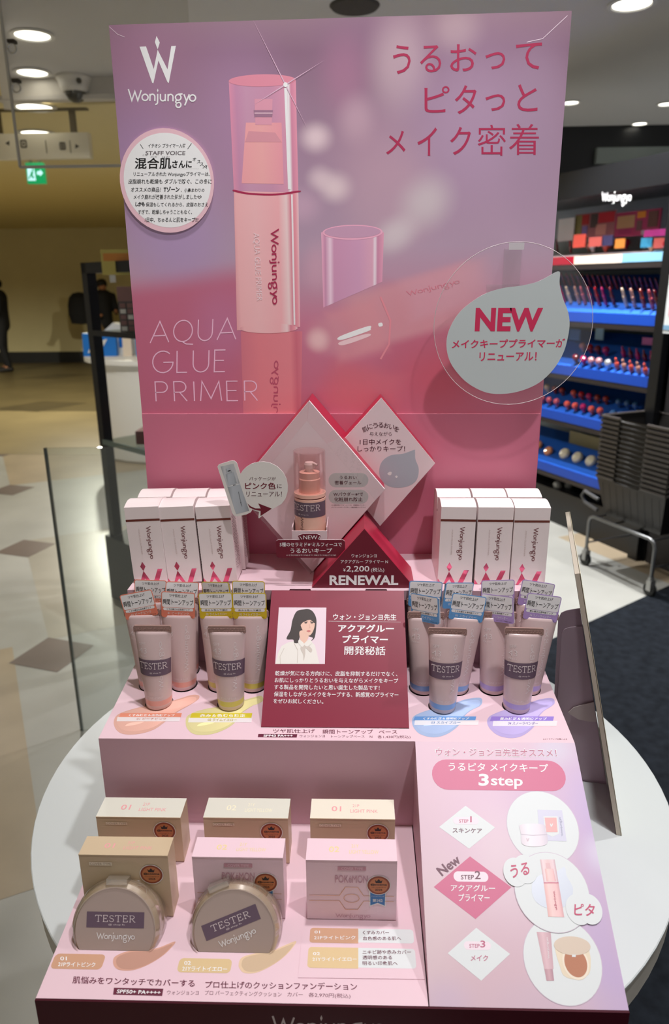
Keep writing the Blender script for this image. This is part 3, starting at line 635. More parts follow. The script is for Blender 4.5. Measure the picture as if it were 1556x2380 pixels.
for i in range(5): put('tube', 'lip_gloss', 'small magenta lip gloss in the back row at right of the middle blue shelf', 'magenta lip glosses on the middle blue shelf', 'lip gloss', 1452+i*16.5, 829+i*3, 3, REDS[0] if i % 2 else REDS[4], scale=1.2)
for i in range(6): put('tube', 'lip_gloss', 'small coral lip gloss in the front row at right of the middle blue shelf', 'coral lip glosses on the middle blue shelf', 'lip gloss', 1437+i*16.5, 857+i*3.4, 3, REDS[3] if i % 2 else REDS[6], scale=1.25)
for q_, mm in zip(((1275, 910), (1293, 914), (1310, 918), (1337, 924), (1355, 928), (1373, 932), (1392, 936), (1412, 939)), (NUDE, REDS[5], REDS[5], REDS[6], REDS[1], REDS[4], REDS[5], REDS[5])): put('ball', 'lip_balm', 'red lip balm in the back row of the lower blue shelf', 'red lip balms in the back row of the lower blue shelf', 'lip balm', *q_, 4, mm, scale=.95)
for q_, mm in zip(((1264, 936), (1280, 940), (1297, 944), (1322, 950), (1340, 954), (1359, 957), (1378, 962), (1398, 966)), (REDS[2], REDS[2], REDS[2], REDS[6], REDS[6], REDS[4], REDS[6], REDS[6])): put('ball', 'lip_balm', 'bright lip balm in the front row of the lower blue shelf', 'bright lip balms in the front row of the lower blue shelf', 'lip balm', *q_, 4, mm, scale=.95)
for q_ in ((1442, 946), (1462, 950), (1481, 954)): put('ball', 'lip_balm', 'dark blue lip balm in the back row of the lower blue shelf', 'blue lip balms in the back row', 'lip balm', *q_, 4, BLUE_, scale=.95)
for q_ in ((1428, 972), (1446, 976)): put('ball', 'lip_balm', 'dark blue lip balm in the front row of the lower blue shelf', 'blue lip balms in the front row', 'lip balm', *q_, 4, BLUE_, scale=.95)
put('oval', 'blush_pan', 'orange blush pan half hidden by the backboard on the lowest blue shelf', None, 'blush', 1254, 1036, 5, ORNG)
put('oval', 'blush_pan', 'orange blush pan beside the cream cushions on the lowest blue shelf', None, 'blush', 1278, 1050, 5, ORNG)
for q_, lb in (((1316, 1056), 'cream cushion case nearest the orange pans on the lowest blue shelf'), ((1346, 1065), 'middle one of the three cream cushion cases'), ((1377, 1073), 'cream cushion case nearest the basket stack')):
    put('oval', 'cushion_case', lb, 'cream cushion cases', 'cushion case', *q_, 5, CREAM, scale=1.15)
for q_, mm, lb in (((1380, 588), SILV, 'silver ball tester on the cream shelf'), ((1409, 586), REDS[6], 'coral ball tester on the cream shelf'), ((1420, 578), REDS[2], 'rose ball tester behind the coral one on the cream shelf'), ((1456, 579), REDS[4], 'magenta ball tester at the end of the cream shelf'), ((1500, 578), SILV, 'silver ball tester on the pale blue shelf'), ((1515, 586), ORNG, 'copper ball tester on the pale blue shelf'), ((1371, 585), REDS[3], 'nude ball tester beside the silver one on the cream shelf'), ((1550, 586), REDS[1], 'red ball tester at the right end of the pale blue shelf')):
    put('ball', 'ball_tester', lb, None, 'tester', *q_, 1, mm, scale=1.1)
for q_, mm, lb in (((1297, 588), REDS[0], 'dark brush tester lying on the white tray beside the backboard'), ((1328, 588), REDS[1], 'red brush tester lying on the white tray')):
    put('pen', 'brush_tester', lb, None, 'tester', *q_, 1, mm, -.2, 0)
# header posters behind the top shelf (printed cards)
def card(name, label, x0, x1, y0, y1, off, M_, prints=(), cat='poster'):
    a0 = ft((x0+x1)/2, y1, off); t0, t1 = ft(x0, y1, off)[0], ft(x1, y1, off)[0]; z0 = a0[1]; z1 = ft((x0+x1)/2, y0, off)[1]
    m = MB(); fbox(m, t0, t1, off, off+.006, z0, z1, M_)
    for (a, b, c, d, mm) in prints: fbox(m, t0+(t1-t0)*a, t0+(t1-t0)*b, off-.002, off, z0+(z1-z0)*c, z0+(z1-z0)*d, mm)
    o = m.build(name, None, tuple(F0+FD*t0+FN*off+Vector((0, 0, z0)))); return tag(o, label, cat)
pr = lambda n, c: mat('print_'+n, c, .5)
card('white_card', 'white card standing at left end of the top makeup shelf', 1296, 1332, 508, 560, .20, mat('glow_card', (235, 240, 245), .5))
card('makeup_poster', 'crimson and pink poster with gold motif on the top makeup shelf', 1335, 1427, 494, 552, .22, pr('mauve', (150, 96, 104)), [(.0, .18, .05, .95, pr('olive', (120, 116, 70))), (.18, .36, .55, .95, pr('crimson', (150, 20, 34))), (.2, .34, .1, .5, pr('violet', (110, 96, 150))), (.4, .58, .4, .95, pr('dark', (60, 50, 54))), (.6, .98, .55, .95, pr('red', (176, 24, 50))), (.55, .8, .08, .5, pr('blush', (205, 150, 140)))])
card('makeup_poster', 'magenta poster with gold script lettering on the top makeup shelf', 1428, 1532, 490, 548, .22, pr('magenta', (160, 46, 92)), [(.05, .45, .35, .85, pr('gold', (190, 150, 110))), (.1, .4, .1, .3, pr('plum', (140, 30, 80))), (.5, .68, .7, .95, pr('amber', (220, 140, 50))), (.5, .62, .2, .6, pr('brown', (104, 70, 70))), (.74, .95, .3, .92, pr('cocoa', (90, 54, 50))), (.62, .8, .02, .2, pr('pale', (200, 190, 205)))])
for x0, x1, y0, y1, c, lb in ((1332, 1360, 545, 575, (205, 80, 66), 'orange red tester card on the cream shelf'), (1368, 1398, 551, 573, (196, 92, 84), 'coral tester card behind the silver ball'), (1400, 1424, 547, 571, (50, 48, 84), 'navy tester card on the cream shelf'), (1429, 1452, 555, 577, (226, 140, 60), 'orange tester card on the cream shelf'), (1489, 1514, 553, 575, (60, 150, 186), 'teal tester card on the pale blue shelf'), (1519, 1546, 553, 577, (200, 84, 74), 'coral tester card on the pale blue shelf'), (1497, 1556, 533, 549, (190, 50, 130), 'magenta strip card above the pale blue shelf')):
    card('tester_card', lb, x0, x1, y0, y1, .12, pr('c%d%d' % (c[0], c[1]), c), (), 'card')
card('clear_tester_box', 'pale blue clear box on the middle blue shelf', 1383, 1402, 745, 790, .20, mat('pale_aqua', (170, 215, 235), .3), (), 'box')
card('tester_box', 'teal box half hidden behind the drop shaped tag', 1322, 1348, 765, 790, .16, mat('teal_box', (50, 110, 170), .4), (), 'box')
card('pink_tester_rack', 'pink tester rack at right of the middle blue shelf', 1492, 1530, 785, 802, .16, mat('pink_rack', (216, 120, 190), .4), (), 'rack')
card('pale_pack', 'pale yellow pack lying behind the cream cushions', 1322, 1404, 1010, 1040, .22, mat('pale_yellow', (150, 142, 100), .5), (), 'pack')
card('white_poster', 'white poster with pink print at the right picture edge', 1541, 1585, 636, 776, -.04, mat('white_poster', (215, 220, 220), .5), [(0, .9, .06, .14, pr('paleblue', (120, 160, 190))), (.2, 1, .3, .7, pr('pinkish', (210, 150, 165)))])
m = MB(); fbox(m, TR_+.06, TR_+.9, .02, .46, 0, 1.93, mat('dark_side', (38, 36, 38), .5)); o = m.build('neighbour_cabinet', None, tuple(F0+FD*(TR_+.5))); tag(o, 'dark cabinet at the right edge beyond the makeup shelves', 'cabinet')
# pole with pale head below the shelves
a, b = onZ(1302, 1205, 0), None; ob2 = (a.x, a.y, 0)
e2 = empty('wheeled_post', ob2, 'thin black post with pale grey head and feet under the blue shelves', 'stand')
C_pg2 = mat('pale_grey_plastic', (168, 170, 168), .4)
m = MB(); m.tube([(a.x, a.y, .03), (a.x, a.y, .23)], .014, C_blk, 8); m.build('post', e2, ob2)
for s_ in (-1, 1):
    m = MB(); m.lathe([(.001, 0), (.022, .004), (.02, .05), (.008, .055)], C_pg2, 12, (a.x+s_*.035, a.y, 0), (0, 0, 1)); m.build('foot', e2, ob2)
    m = MB(); m.lathe([(.001, 0), (.026, .006), (.026, .045), (.012, .055)], C_pg2, 12, (a.x+s_*.028, a.y-.01, .205), (s_*.3, 0, 1)); m.build('head_knob', e2, ob2)

# ------------------------------------------------------------------ shopping basket stack on its wire cart
K0 = Vector((1.2875, 3.8126, 0)); KD = Vector((.414, -.910, 0)).normalized(); KN = Vector((-KD.y, KD.x, 0)); KN = KN if KN.x > 0 else -KN
kp = lambda t, d, z: K0+KD*t+KN*d+Vector((0, 0, z))
C_cart = mat('cart_steel', (120, 122, 124), .3, .9); C_whl = mat('caster_rubber', (20, 22, 22), .6); C_cst = mat('caster_zinc', (160, 160, 158), .3, .8)
ob = tuple(kp(.23, .17, 0)); e = empty('basket_cart', ob, 'grey wire cart on casters carrying the black baskets', 'cart')
for d in (0, .36):
    m = MB(); m.tube([kp(0, d, .09), kp(.0, d, .25), kp(.006, d, .275), kp(.03, d, .288), kp(.43, d, .288), kp(.455, d, .275), kp(.465, d, .25), kp(.465, d, .09)], .0095, C_cart, 8); m.build('side_hoop', e, ob)
m = MB()
for t in (.03, .16, .30, .44): m.tube([kp(t, 0, .285), kp(t, .36, .285)], .005, C_cart, 6)
m.tube([kp(0, 0, .13), kp(.0, .36, .13)], .005, C_cart, 6); m.tube([kp(.465, 0, .15), kp(.465, .10, .15), kp(.465, .13, .11), kp(.465, .22, .11), kp(.465, .25, .15), kp(.465, .36, .15)], .005, C_cart, 6); m.build('cross_wires', e, ob)
m = MB(); m.tube([kp(-.0, .05, .31), kp(-.10, .05, .33), kp(-.13, .05, .36), kp(-.11, .05, .39), kp(-.0, .05, .37)], .010, mat('grey_grip', (86, 86, 88), .5), 8); m.build('push_handle', e, ob)
for t in (0, .465):
    for d in (0, .36):
        m = MB(); c = kp(t, d, .035); m.lathe([(.012, -.011), (.034, -.011), (.035, -.006), (.035, .006), (.034, .011), (.012, .011)], C_whl, 18, c, KN); w = m.build('caster_wheel', e, ob)
        m = MB(); c2 = kp(t, d, 0); m.hexa([kp(t+a_, d+b_, z) for z in (.03, .085) for b_ in (-.017, .017) for a_ in (-.012, .016)], C_cst); m.lathe([(.014, .085), (.014, .10)], C_cst, 10, c2); m.build('caster_fork', e, ob)
C_bk = mat('black_basket', (14, 12, 12), .38, bump=.2, bscale=60); C_bkr = mat('basket_rim', (66, 62, 60), .2)  # rim colour lightened to stand in for its shine
def basket():
    r = empty('shopping_basket', (0, 0, 0)); L, W, H = .235, .165, .215
    m = MB(); b = .045
    V = [(-L+b, -W+b, 0), (L-b, -W+b, 0), (L-b, W-b, 0), (-L+b, W-b, 0), (-L, -W, H), (L, -W, H), (L, W, H), (-L, W, H)]
    t = .003; Vi = [(x*(1-t/abs(x)*1.0), y*(1-t/abs(y)*1.0), z+(t if z == 0 else 0)) for x, y, z in V]
    m.add(V, [(3, 2, 1, 0), (0, 1, 5, 4), (1, 2, 6, 5), (2, 3, 7, 6), (3, 0, 4, 7)], C_bk); m.add(Vi, [(0, 1, 2, 3), (4, 5, 1, 0), (5, 6, 2, 1), (6, 7, 3, 2), (7, 4, 0, 3)], C_bk)
    for i in range(9):
        x = -L+.04+i*.048; m.hexa([(x+sx*.004, -W+.002-(0 if s_ else 0)+ (b*(1-z/H))-.003+sy*.003, z) for z in (.02, H-.03) for sy in (0, 1) for sx in (-1, 1) for s_ in (0,)], C_bk)
    m.build('shell', r)
    def bar(p, q): 
        m = MB(); m.tube([p, q], .0075, C_bkr, 8); return m
    m = MB()
    for p, q in (((-L, -W, H), (-L+.13, -W, H)), ((L-.16, -W, H), (L, -W, H)), ((L, -W, H), (L, W, H)), ((L, W, H), (-L, W, H)), ((-L, W, H), (-L, -W, H))): m.tube([p, q], .0080, C_bkr, 8)
    m.build('rim', r)
    for s_ in (-1, 1):
        m = MB(); m.tube([(-L+.13, s_*W, H), (-L+.14, s_*W, H-.012), (L-.17, s_*W, H-.012), (L-.16, s_*W, H)], .005, C_bk, 6); m.build('folding_handle', r)
    return r
bk = basket()
for i in range(14):
    r = bk if i == 0 else copy_tree(bk)
    r.location = kp(.245, .175, .30+.0245*i); r.rotation_euler = (0, 0, math.atan2(KD.y, KD.x))
    tag(r, 'black basket in the stack, topmost one with open mouth' if i == 13 else ('black basket at the bottom of the stack resting on wire cart' if i == 0 else 'black shopping basket nested inside the stack on the wire cart'), 'basket', 'stacked black shopping baskets')

a, b = onY(1386, 345, 6.6), onY(1700, 376, 6.6); m = MB(); m.box(a.x, b.x, 6.56, 6.62, b.z, a.z, mat('bulkhead_grey', (132, 140, 136), .4)); struct(m.build('trim_3'))
# ================================================================== round white table
ZT = .86; TC = (.0165, .849); TRAD = .4108
C_tab = mat('table_white', (215, 221, 220), .35, bump=.05, bscale=120); C_apr = mat('table_edge_grey', (196, 192, 182), .5)
e = empty('round_table', (TC[0], TC[1], 0), 'round white table carrying the pink cosmetics display', 'table')
m = MB(); m.lathe([(TRAD-.002, ZT-.004), (TRAD, ZT-.003), (TRAD, ZT-.001), (TRAD-.001, ZT)], C_tab, 96, (TC[0], TC[1], 0)); m.build('tabletop', e, (TC[0], TC[1], 0))
m = MB(); m.lathe([(TRAD-.003, ZT-.042), (TRAD-.003, ZT-.004)], C_apr, 96, (TC[0], TC[1], 0)); m.build('apron', e, (TC[0], TC[1], 0))
m = MB(); m.lathe([(.05, .02), (.05, ZT-.042)], C_apr, 32, (TC[0], TC[1], 0)); m.build('pedestal', e, (TC[0], TC[1], 0))
m = MB(); m.lathe([(.27, 0), (.27, .012), (.06, .02)], C_apr, 48, (TC[0], TC[1], 0)); m.build('foot_plate', e, (TC[0], TC[1], 0))

# ================================================================== cardboard display
KB = 1.9     # print colours below are read off the photograph's upright faces; their paper is lit at a slant
def P3(n, c, k=KB, r=.5): return mat('print_'+n, tuple(min(1, x*k) for x in lin(c)), r, srgb=False)
YB, YP = .909, .9065
Y1, Z1 = .785, 1.158; Y2, Z2 = .657, 1.043; Z2b = 1.0535; YF, ZF = .461, .9214; ZR = .9365; XD = .0848; X0, X1 = -.25, .25
DO = (0, .69, ZT)
C_pk = mat('pink_board', (232, 200, 209), .45); C_pk2 = mat('pink_board_shaded', (206, 167, 179), .5, spec=.3); C_rose = P3('rose_panel', (163, 90, 110), 1.65, .35)  # front board is the same pink, darkened to add shade
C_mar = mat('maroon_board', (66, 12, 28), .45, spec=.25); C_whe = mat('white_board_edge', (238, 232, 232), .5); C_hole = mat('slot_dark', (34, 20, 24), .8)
C_ink = mat('ink_maroon', (98, 20, 50), .5); C_inkc = P3('crimson_ink', (142, 30, 66), 1.7); C_wi = mat('ink_white', (240, 238, 238), .5); C_wip = P3('pale_ink', (205, 198, 200), 1.9)
disp = empty('cosmetics_display', DO, 'pink stepped cardboard cosmetics display with a tall printed backboard', 'display stand')
PB = Plane((0, YB, 1.35), (1, 0, 0), (0, 0, 1))
# --- backboard with its printed picture
tl, tr = PB.px(253, 58), PB.px(1330, 25); bl, br = PB.px(330, 962), PB.px(1257, 962)
zlow = Z1-.12-1.35
quad = [tl, (bl[0]-.001, zlow), (br[0]+.001, zlow), tr]
def bp(x, y, r=0): u, v = PB.px(x, y); return u, v
S = 1/2040.
def B(x, y, rx, ry, c, al, soft=.9, ang=0, boxy=0): u, v = PB.px(x, y); return (u, v, rx*S, ry*S, c, al, soft, ang, boxy)
base = [(0, (168, 92, 112)), (.10, (165, 92, 113)), (.25, (168, 100, 122)), (.37, (158, 122, 140)), (.46, (150, 127, 145)), (.62, (142, 117, 136)), (.82, (127, 101, 119)), (.93, (116, 89, 107)), (1, (126, 101, 114))]
items = [B(300, 150, 190, 160, (140, 104, 126), .9), B(330, 400, 150, 180, (142, 112, 146), .8), B(420, 560, 130, 150, (146, 122, 156), .8), B(560, 300, 130, 200, (146, 112, 142), .7),
         B(860, 95, 150, 90, (120, 92, 112), .8), B(930, 150, 75, 110, (160, 138, 146), .85, .8), B(1060, 70, 60, 50, (158, 136, 140), .7), B(1100, 300, 190, 200, (150, 126, 150), .7), B(1250, 300, 90, 200, (138, 116, 136), .7),
         B(905, 470, 120, 130, (160, 132, 146), .75, .7), B(990, 470, 70, 60, (172, 160, 164), .9, .9, 35), B(920, 545, 60, 40, (178, 166, 170), .9, .9, 30), B(800, 180, 60, 90, (150, 104, 128), .5),
         B(735, 320, 38, 32, (196, 176, 180), .85), B(745, 415, 32, 28, (186, 166, 172), .8), B(780, 435, 40, 34, (196, 178, 180), .85), B(830, 280, 45, 55, (168, 140, 152), .7), B(700, 480, 50, 40, (168, 138, 156), .8),
         B(870, 360, 120, 110, (158, 128, 142), .5), B(740, 620, 40, 60, (176, 136, 152), .6),
         # rose table in the picture, its edge, and warm reflections
         B(300, 850, 420, 200, (158, 82, 104), .92, .25, 7, 1), B(1150, 900, 330, 210, (160, 84, 104), .9, .25, -9, 1), B(520, 760, 90, 110, (160, 98, 128), .7), B(440, 860, 120, 60, (162, 84, 112), .6), B(1020, 880, 130, 90, (168, 72, 88), .8), B(820, 900, 90, 70, (176, 84, 96), .7), B(620, 880, 80, 110, (172, 92, 106), .8),
         # tube lying on its side, out of focus, and its reflection
         B(960, 715, 168, 74, (178, 126, 134), .8, .30, 15, 1), B(1040, 675, 110, 54, (176, 128, 140), .7, .4, 15, 1), B(830, 770, 70, 70, (182, 122, 130), .7, .35, 15, 1), B(765, 780, 62, 52, (174, 120, 132), .65, .5, 0), B(740, 790, 30, 30, (206, 166, 166), .8, .8),
         B(850, 905, 100, 60, (176, 92, 104), .6, .5, -12, 1)]
def img(pxs_list): return [(a[0], a[1]) for a in pxs_list]
C_pic = blobs('print_poster_picture', base, items, 1.72, .3, grad=(bl[1], tl[1]))
m = MB(); V = [PB.at(u, v) for u, v in quad]; th = Vector((0, .008, 0))
m.poly(V, C_pic, quad); n = 4; Q = [p+th for p in V]; m.poly(list(reversed(Q)), C_whe); m.add(V+Q, [((i+1) % n, i, n+i, n+(i+1) % n) for i in range(n)], C_whe)
bb = m.build('backboard', disp, DO)
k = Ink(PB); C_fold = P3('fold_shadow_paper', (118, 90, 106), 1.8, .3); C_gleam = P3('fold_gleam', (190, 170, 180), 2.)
k.seg([(1320, 36), (1262, 90), (1225, 98)], .0006, C_gleam, 2); k.seg([(254, 62), (274, 80), (290, 86)], .0005, C_gleam, 2)  # gleam along the corner creases, painted as pale lines
k.build('crease_gleam', bb, DO)
# emblem and brand
k = Ink(PB); E_ = lambda L: [(240+x/2.7786, y/2.7786) for x, y in L]
EMB = [(235, 302), (277, 300), (327, 446), (352, 322), (416, 448), (440, 298), (470, 296), (424, 537), (415, 530), (357, 392), (325, 538), (317, 536)]
k.fill([PB.px(*q_) for q_ in E_(EMB)], C_wip, 2); k.poly(E_([(345, 232), (366, 275), (352, 320), (334, 272)]), C_wip, 2); k.build('emblem', bb, DO)
k = Ink(PB); k.text(logo(.2), (297, 250), (456, 252), (297, 205), C_wip); k.build('brand_lettering', bb, DO)
# headline
k = Ink(PB)
for ch, x0, x1, y0, y1 in [('う', 914, 955, 105, 172), ('る', 977, 1026, 105, 168), ('お', 1047, 1108, 103, 166), ('っ', 1129, 1175, 121, 161), ('て', 1200, 1260, 99, 161),
                           ('ピ', 987, 1045, 200, 262), ('タ', 1058, 1108, 198, 265), ('っ', 1129, 1175, 219, 258), ('と', 1203, 1250, 196, 259),
                           ('メ', 898, 943, 304, 359), ('イ', 971, 1016, 296, 362), ('ク', 1047, 1095, 295, 360), ('密', 1111, 1176, 290, 362), ('着', 1184, 1253, 288, 360)]:
    k.line(ch, x0, x1, y0, y1, C_inkc, 2, -.004 if ch in '密着' else .002)
k.build('headline', bb, DO)
# product name in thin capitals
k = Ink(PB); C_thin = P3('thin_capitals', (202, 152, 172), 1.9)
k.text(caps('AQUA', .055, .22), (348, 806), (549, 797), (349, 745), C_thin); k.text(caps('GLUE', .055, .24), (354, 868), (523, 865), (354, 815), C_thin); k.text(caps('PRIMER', .055, .26), (362, 934), (600, 932), (359, 884), C_thin)
k.build('product_name', bb, DO)
# upright tube in the picture: clear cap, inner pump, body, reflection
k = Ink(PB)
R_cap = ramp('print_cap', [(0, (176, 116, 138)), (.10, (158, 112, 138)), (.25, (160, 120, 142)), (.6, (160, 116, 138)), (.84, (172, 120, 140)), (.88, (222, 196, 200)), (.92, (168, 108, 130)), (1, (184, 122, 140))], 'X', .3, 1.95)
R_body = ramp('print_tube_body', [(0, (178, 122, 128)), (.08, (196, 142, 144)), (.35, (200, 146, 148)), (.7, (196, 138, 142)), (.82, (206, 166, 166)), (.88, (174, 104, 118)), (.95, (186, 122, 132)), (1, (200, 160, 164))], 'X', .3, 1.95)
R_ref = ramp('print_reflection', [(0, (166, 92, 104)), (.3, (178, 100, 108)), (.8, (180, 104, 112)), (.9, (164, 84, 98)), (1, (172, 98, 110))], 'X', .3, 1.95)
k.poly([(560, 770), (703, 770), (700, 961), (566, 961)], R_ref, 1)
k.poly([(532, 187), (688, 187), (694, 448), (544, 444)], R_cap, 1); C_ct = P3('cap_top', (178, 112, 128), 1.95)
u0, v0 = PB.px(610, 187); k.ell(u0, v0, .0372, .006, C_ct, 2)
k.poly([(544, 444), (694, 448), (698, 760), (551, 768)], R_body, 2); u0, v0 = PB.px(625, 763); k.ell(u0, v0, .0352, .0058, R_body, 3)
k.curve([(545, 441), (580, 448), (640, 450), (694, 443), (694, 447), (640, 454.5), (580, 452.5), (545, 445.5)], C_inkc, 3)
R_in = ramp('print_inner_tube', [(0, (190, 130, 134)), (.5, (196, 136, 136)), (1, (186, 124, 134))], 'X', .3, 1.95)
k.poly([(572, 285), (655, 285), (660, 428), (562, 426)], R_in, 2); k.poly([(578, 305), (640, 308), (655, 330), (570, 330)], P3('pump_collar', (172, 118, 128), 1.95), 3)
k.poly([(592, 230), (634, 230), (632, 290), (594, 290)], P3('pump_stem', (176, 122, 138), 1.95), 3); k.poly([(590, 256), (635, 256), (633, 272), (592, 272)], P3('pump_spring', (126, 92, 112), 1.95), 4); k.poly([(592, 262), (634, 262), (634, 264), (592, 264)], P3('spring_light', (196, 160, 170), 1.95), 5)
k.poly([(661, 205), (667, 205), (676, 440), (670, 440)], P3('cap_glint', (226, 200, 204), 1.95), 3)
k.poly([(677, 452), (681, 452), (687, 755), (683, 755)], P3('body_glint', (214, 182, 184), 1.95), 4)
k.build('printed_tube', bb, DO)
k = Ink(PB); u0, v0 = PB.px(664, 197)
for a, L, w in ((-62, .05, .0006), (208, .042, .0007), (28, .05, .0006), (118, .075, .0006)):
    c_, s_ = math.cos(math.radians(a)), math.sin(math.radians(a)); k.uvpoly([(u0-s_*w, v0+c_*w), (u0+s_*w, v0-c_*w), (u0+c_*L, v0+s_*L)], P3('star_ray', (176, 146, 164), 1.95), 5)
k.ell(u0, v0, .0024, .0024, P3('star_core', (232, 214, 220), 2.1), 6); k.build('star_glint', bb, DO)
k = Ink(PB); k.text(logo(.22), (621, 533), (624, 709), (650, 531), C_inkc, 6)
g_ = glyphs('AQUA GLUE PRIMER', .0); k.text(g_, (587, 541), (595, 699), (603, 541), P3('tube_small_ink', (206, 168, 172), 1.95), 6)
k.mb.v = k.mb.v; k.build('tube_lettering', bb, DO)
k = Ink(PB); g_ = logo(.2); gm = ([(1-q_[0], q_[1], q_[2]) for q_ in g_[0]], [list(reversed(q_)) for q_ in g_[1]], g_[2])
zc = 961
def clipz(mb, zmin):
    keep = [i for i, f in enumerate(mb.f) if min(mb.v[j].z for j in f) > zmin]
    for a in ('f', 'm', 'uv', 'sm'): setattr(mb, a, [getattr(mb, a)[i] for i in keep])
C_inkr = P3('reflected_ink', (150, 62, 84), 1.8); k.text(gm, (628, 838), (626, 1016), (655, 838), C_inkr); clipz(k.mb, onY(640, 961, YB).z); k.build('reflected_lettering', bb, DO)
# empty cap standing behind, and lettering on the lying tube
k = Ink(PB); R_gc = ramp('print_glass_cap', [(0, (190, 140, 160)), (.06, (160, 112, 138)), (.14, (196, 164, 178)), (.2, (164, 118, 144)), (.6, (166, 124, 150)), (.82, (176, 132, 150)), (.86, (204, 176, 184)), (.9, (162, 108, 132)), (1, (182, 128, 148))], 'X', .3, 1.95)
k.poly([(747, 540), (893, 540), (889, 655), (860, 668), (752, 715)], R_gc, 1); u0, v0 = PB.px(820, 540); k.ell(u0, v0, .0352, .0082, P3('cap_rim', (194, 138, 158), 1.95), 2); k.ell(u0, v0+.0005, .0328, .0066, P3('cap_mouth', (158, 122, 144), 1.95), 3); k.build('printed_cap', bb, DO)
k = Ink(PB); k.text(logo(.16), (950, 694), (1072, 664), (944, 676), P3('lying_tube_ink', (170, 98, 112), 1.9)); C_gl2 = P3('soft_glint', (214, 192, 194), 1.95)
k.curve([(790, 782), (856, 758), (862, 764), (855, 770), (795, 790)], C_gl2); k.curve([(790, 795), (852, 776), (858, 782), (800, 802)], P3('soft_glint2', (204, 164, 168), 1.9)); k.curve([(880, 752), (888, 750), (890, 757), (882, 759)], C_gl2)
k.seg([(885, 690), (908, 745), (905, 800), (885, 835)], .0022, P3('lying_ring', (180, 112, 122), 1.9)); k.build('printed_lying_tube', bb, DO)

# --- lower back pocket
a, b = onY(330, 962, YP), onY(1257, 962, YP); PP = Plane((0, YP, 1.25), (1, 0, 0), (0, 0, 1))
m = MB(); m.prism([(a.x, YP, a.z), (-.2505, YP, Z1-.10), (.2535, YP, Z1-.10), (b.x, YP, b.z)], (0, .0022, 0), C_rose, mat('pocket_edge_pink', (226, 150, 166), .45)); m.build('back_pocket', disp, DO)
# --- steps
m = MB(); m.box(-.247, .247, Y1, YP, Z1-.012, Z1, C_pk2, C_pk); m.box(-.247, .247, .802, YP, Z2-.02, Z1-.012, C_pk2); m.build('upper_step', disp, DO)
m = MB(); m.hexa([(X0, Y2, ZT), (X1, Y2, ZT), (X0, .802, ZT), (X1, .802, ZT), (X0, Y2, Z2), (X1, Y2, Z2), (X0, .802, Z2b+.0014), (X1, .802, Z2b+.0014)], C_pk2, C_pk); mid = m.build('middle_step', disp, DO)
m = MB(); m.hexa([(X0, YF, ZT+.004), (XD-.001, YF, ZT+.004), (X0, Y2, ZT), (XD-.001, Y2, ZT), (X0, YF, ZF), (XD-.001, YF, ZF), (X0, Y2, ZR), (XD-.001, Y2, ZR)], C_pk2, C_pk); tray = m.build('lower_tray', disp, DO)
items = []
PG = Plane((.167, YF, ZF), (1, 0, 0), (0, Y2-YF, Z2-ZF))
def G(x, y, rx, ry, c, al, soft=.9): u, v = PG.px(x, y); return (u, v, rx/2480, ry/2000, c, al, soft)
gi = [G(1000, 1760, 90, 90, (228, 190, 206), .8), G(1130, 1900, 120, 130, (226, 190, 210), .9), G(1260, 1860, 130, 120, (214, 178, 212), .7), G(1380, 1900, 80, 160, (205, 180, 222), .9), G(1395, 1990, 40, 40, (232, 224, 240), .8), G(1170, 2010, 90, 120, (232, 206, 216), .8), G(1020, 2170, 110, 140, (230, 206, 208), .8), G(1150, 2270, 150, 110, (222, 188, 198), .8), G(1400, 2200, 80, 160, (205, 180, 218), .9), G(1440, 2320, 70, 60, (204, 180, 220), .8), G(1040, 2330, 60, 40, (214, 188, 212), .6), G(1300, 2330, 160, 40, (216, 190, 206), .6), G(1290, 1740, 60, 40, (218, 208, 226), .8)]
C_gp = blobs('print_guide_picture', (226, 192, 206), gi, .86, .4)
m = MB(); qv = [(XD, Y2, Z2), (X1, Y2, Z2), (X1, YF, ZF), (XD, YF, ZF)]
qv = [Vector(p) for p in qv]; qq = [((p-PG.O).dot(PG.U), (p-PG.O).dot(PG.V)) for p in qv]
m.poly(list(reversed(qv)), C_gp, list(reversed(qq)))
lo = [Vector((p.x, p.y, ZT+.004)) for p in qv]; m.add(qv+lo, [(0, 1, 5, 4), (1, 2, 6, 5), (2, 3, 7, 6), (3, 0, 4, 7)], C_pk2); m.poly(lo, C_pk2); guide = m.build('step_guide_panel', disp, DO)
m = MB(); m.box(X0, X1, YF-.0022, YF-.0002, ZT+.002, ZF, C_mar); kick = m.build('front_skirt', disp, DO)
PK = Plane((0, YF-.0022, ZT), (1, 0, 0), (0, 0, 1)); k = Ink(PK); k.text(logo(.17), (632, 2425), (893, 2428), (632, 2358), mat('skirt_lettering', (196, 180, 180), .4)); k.build('skirt_brand', kick, DO)

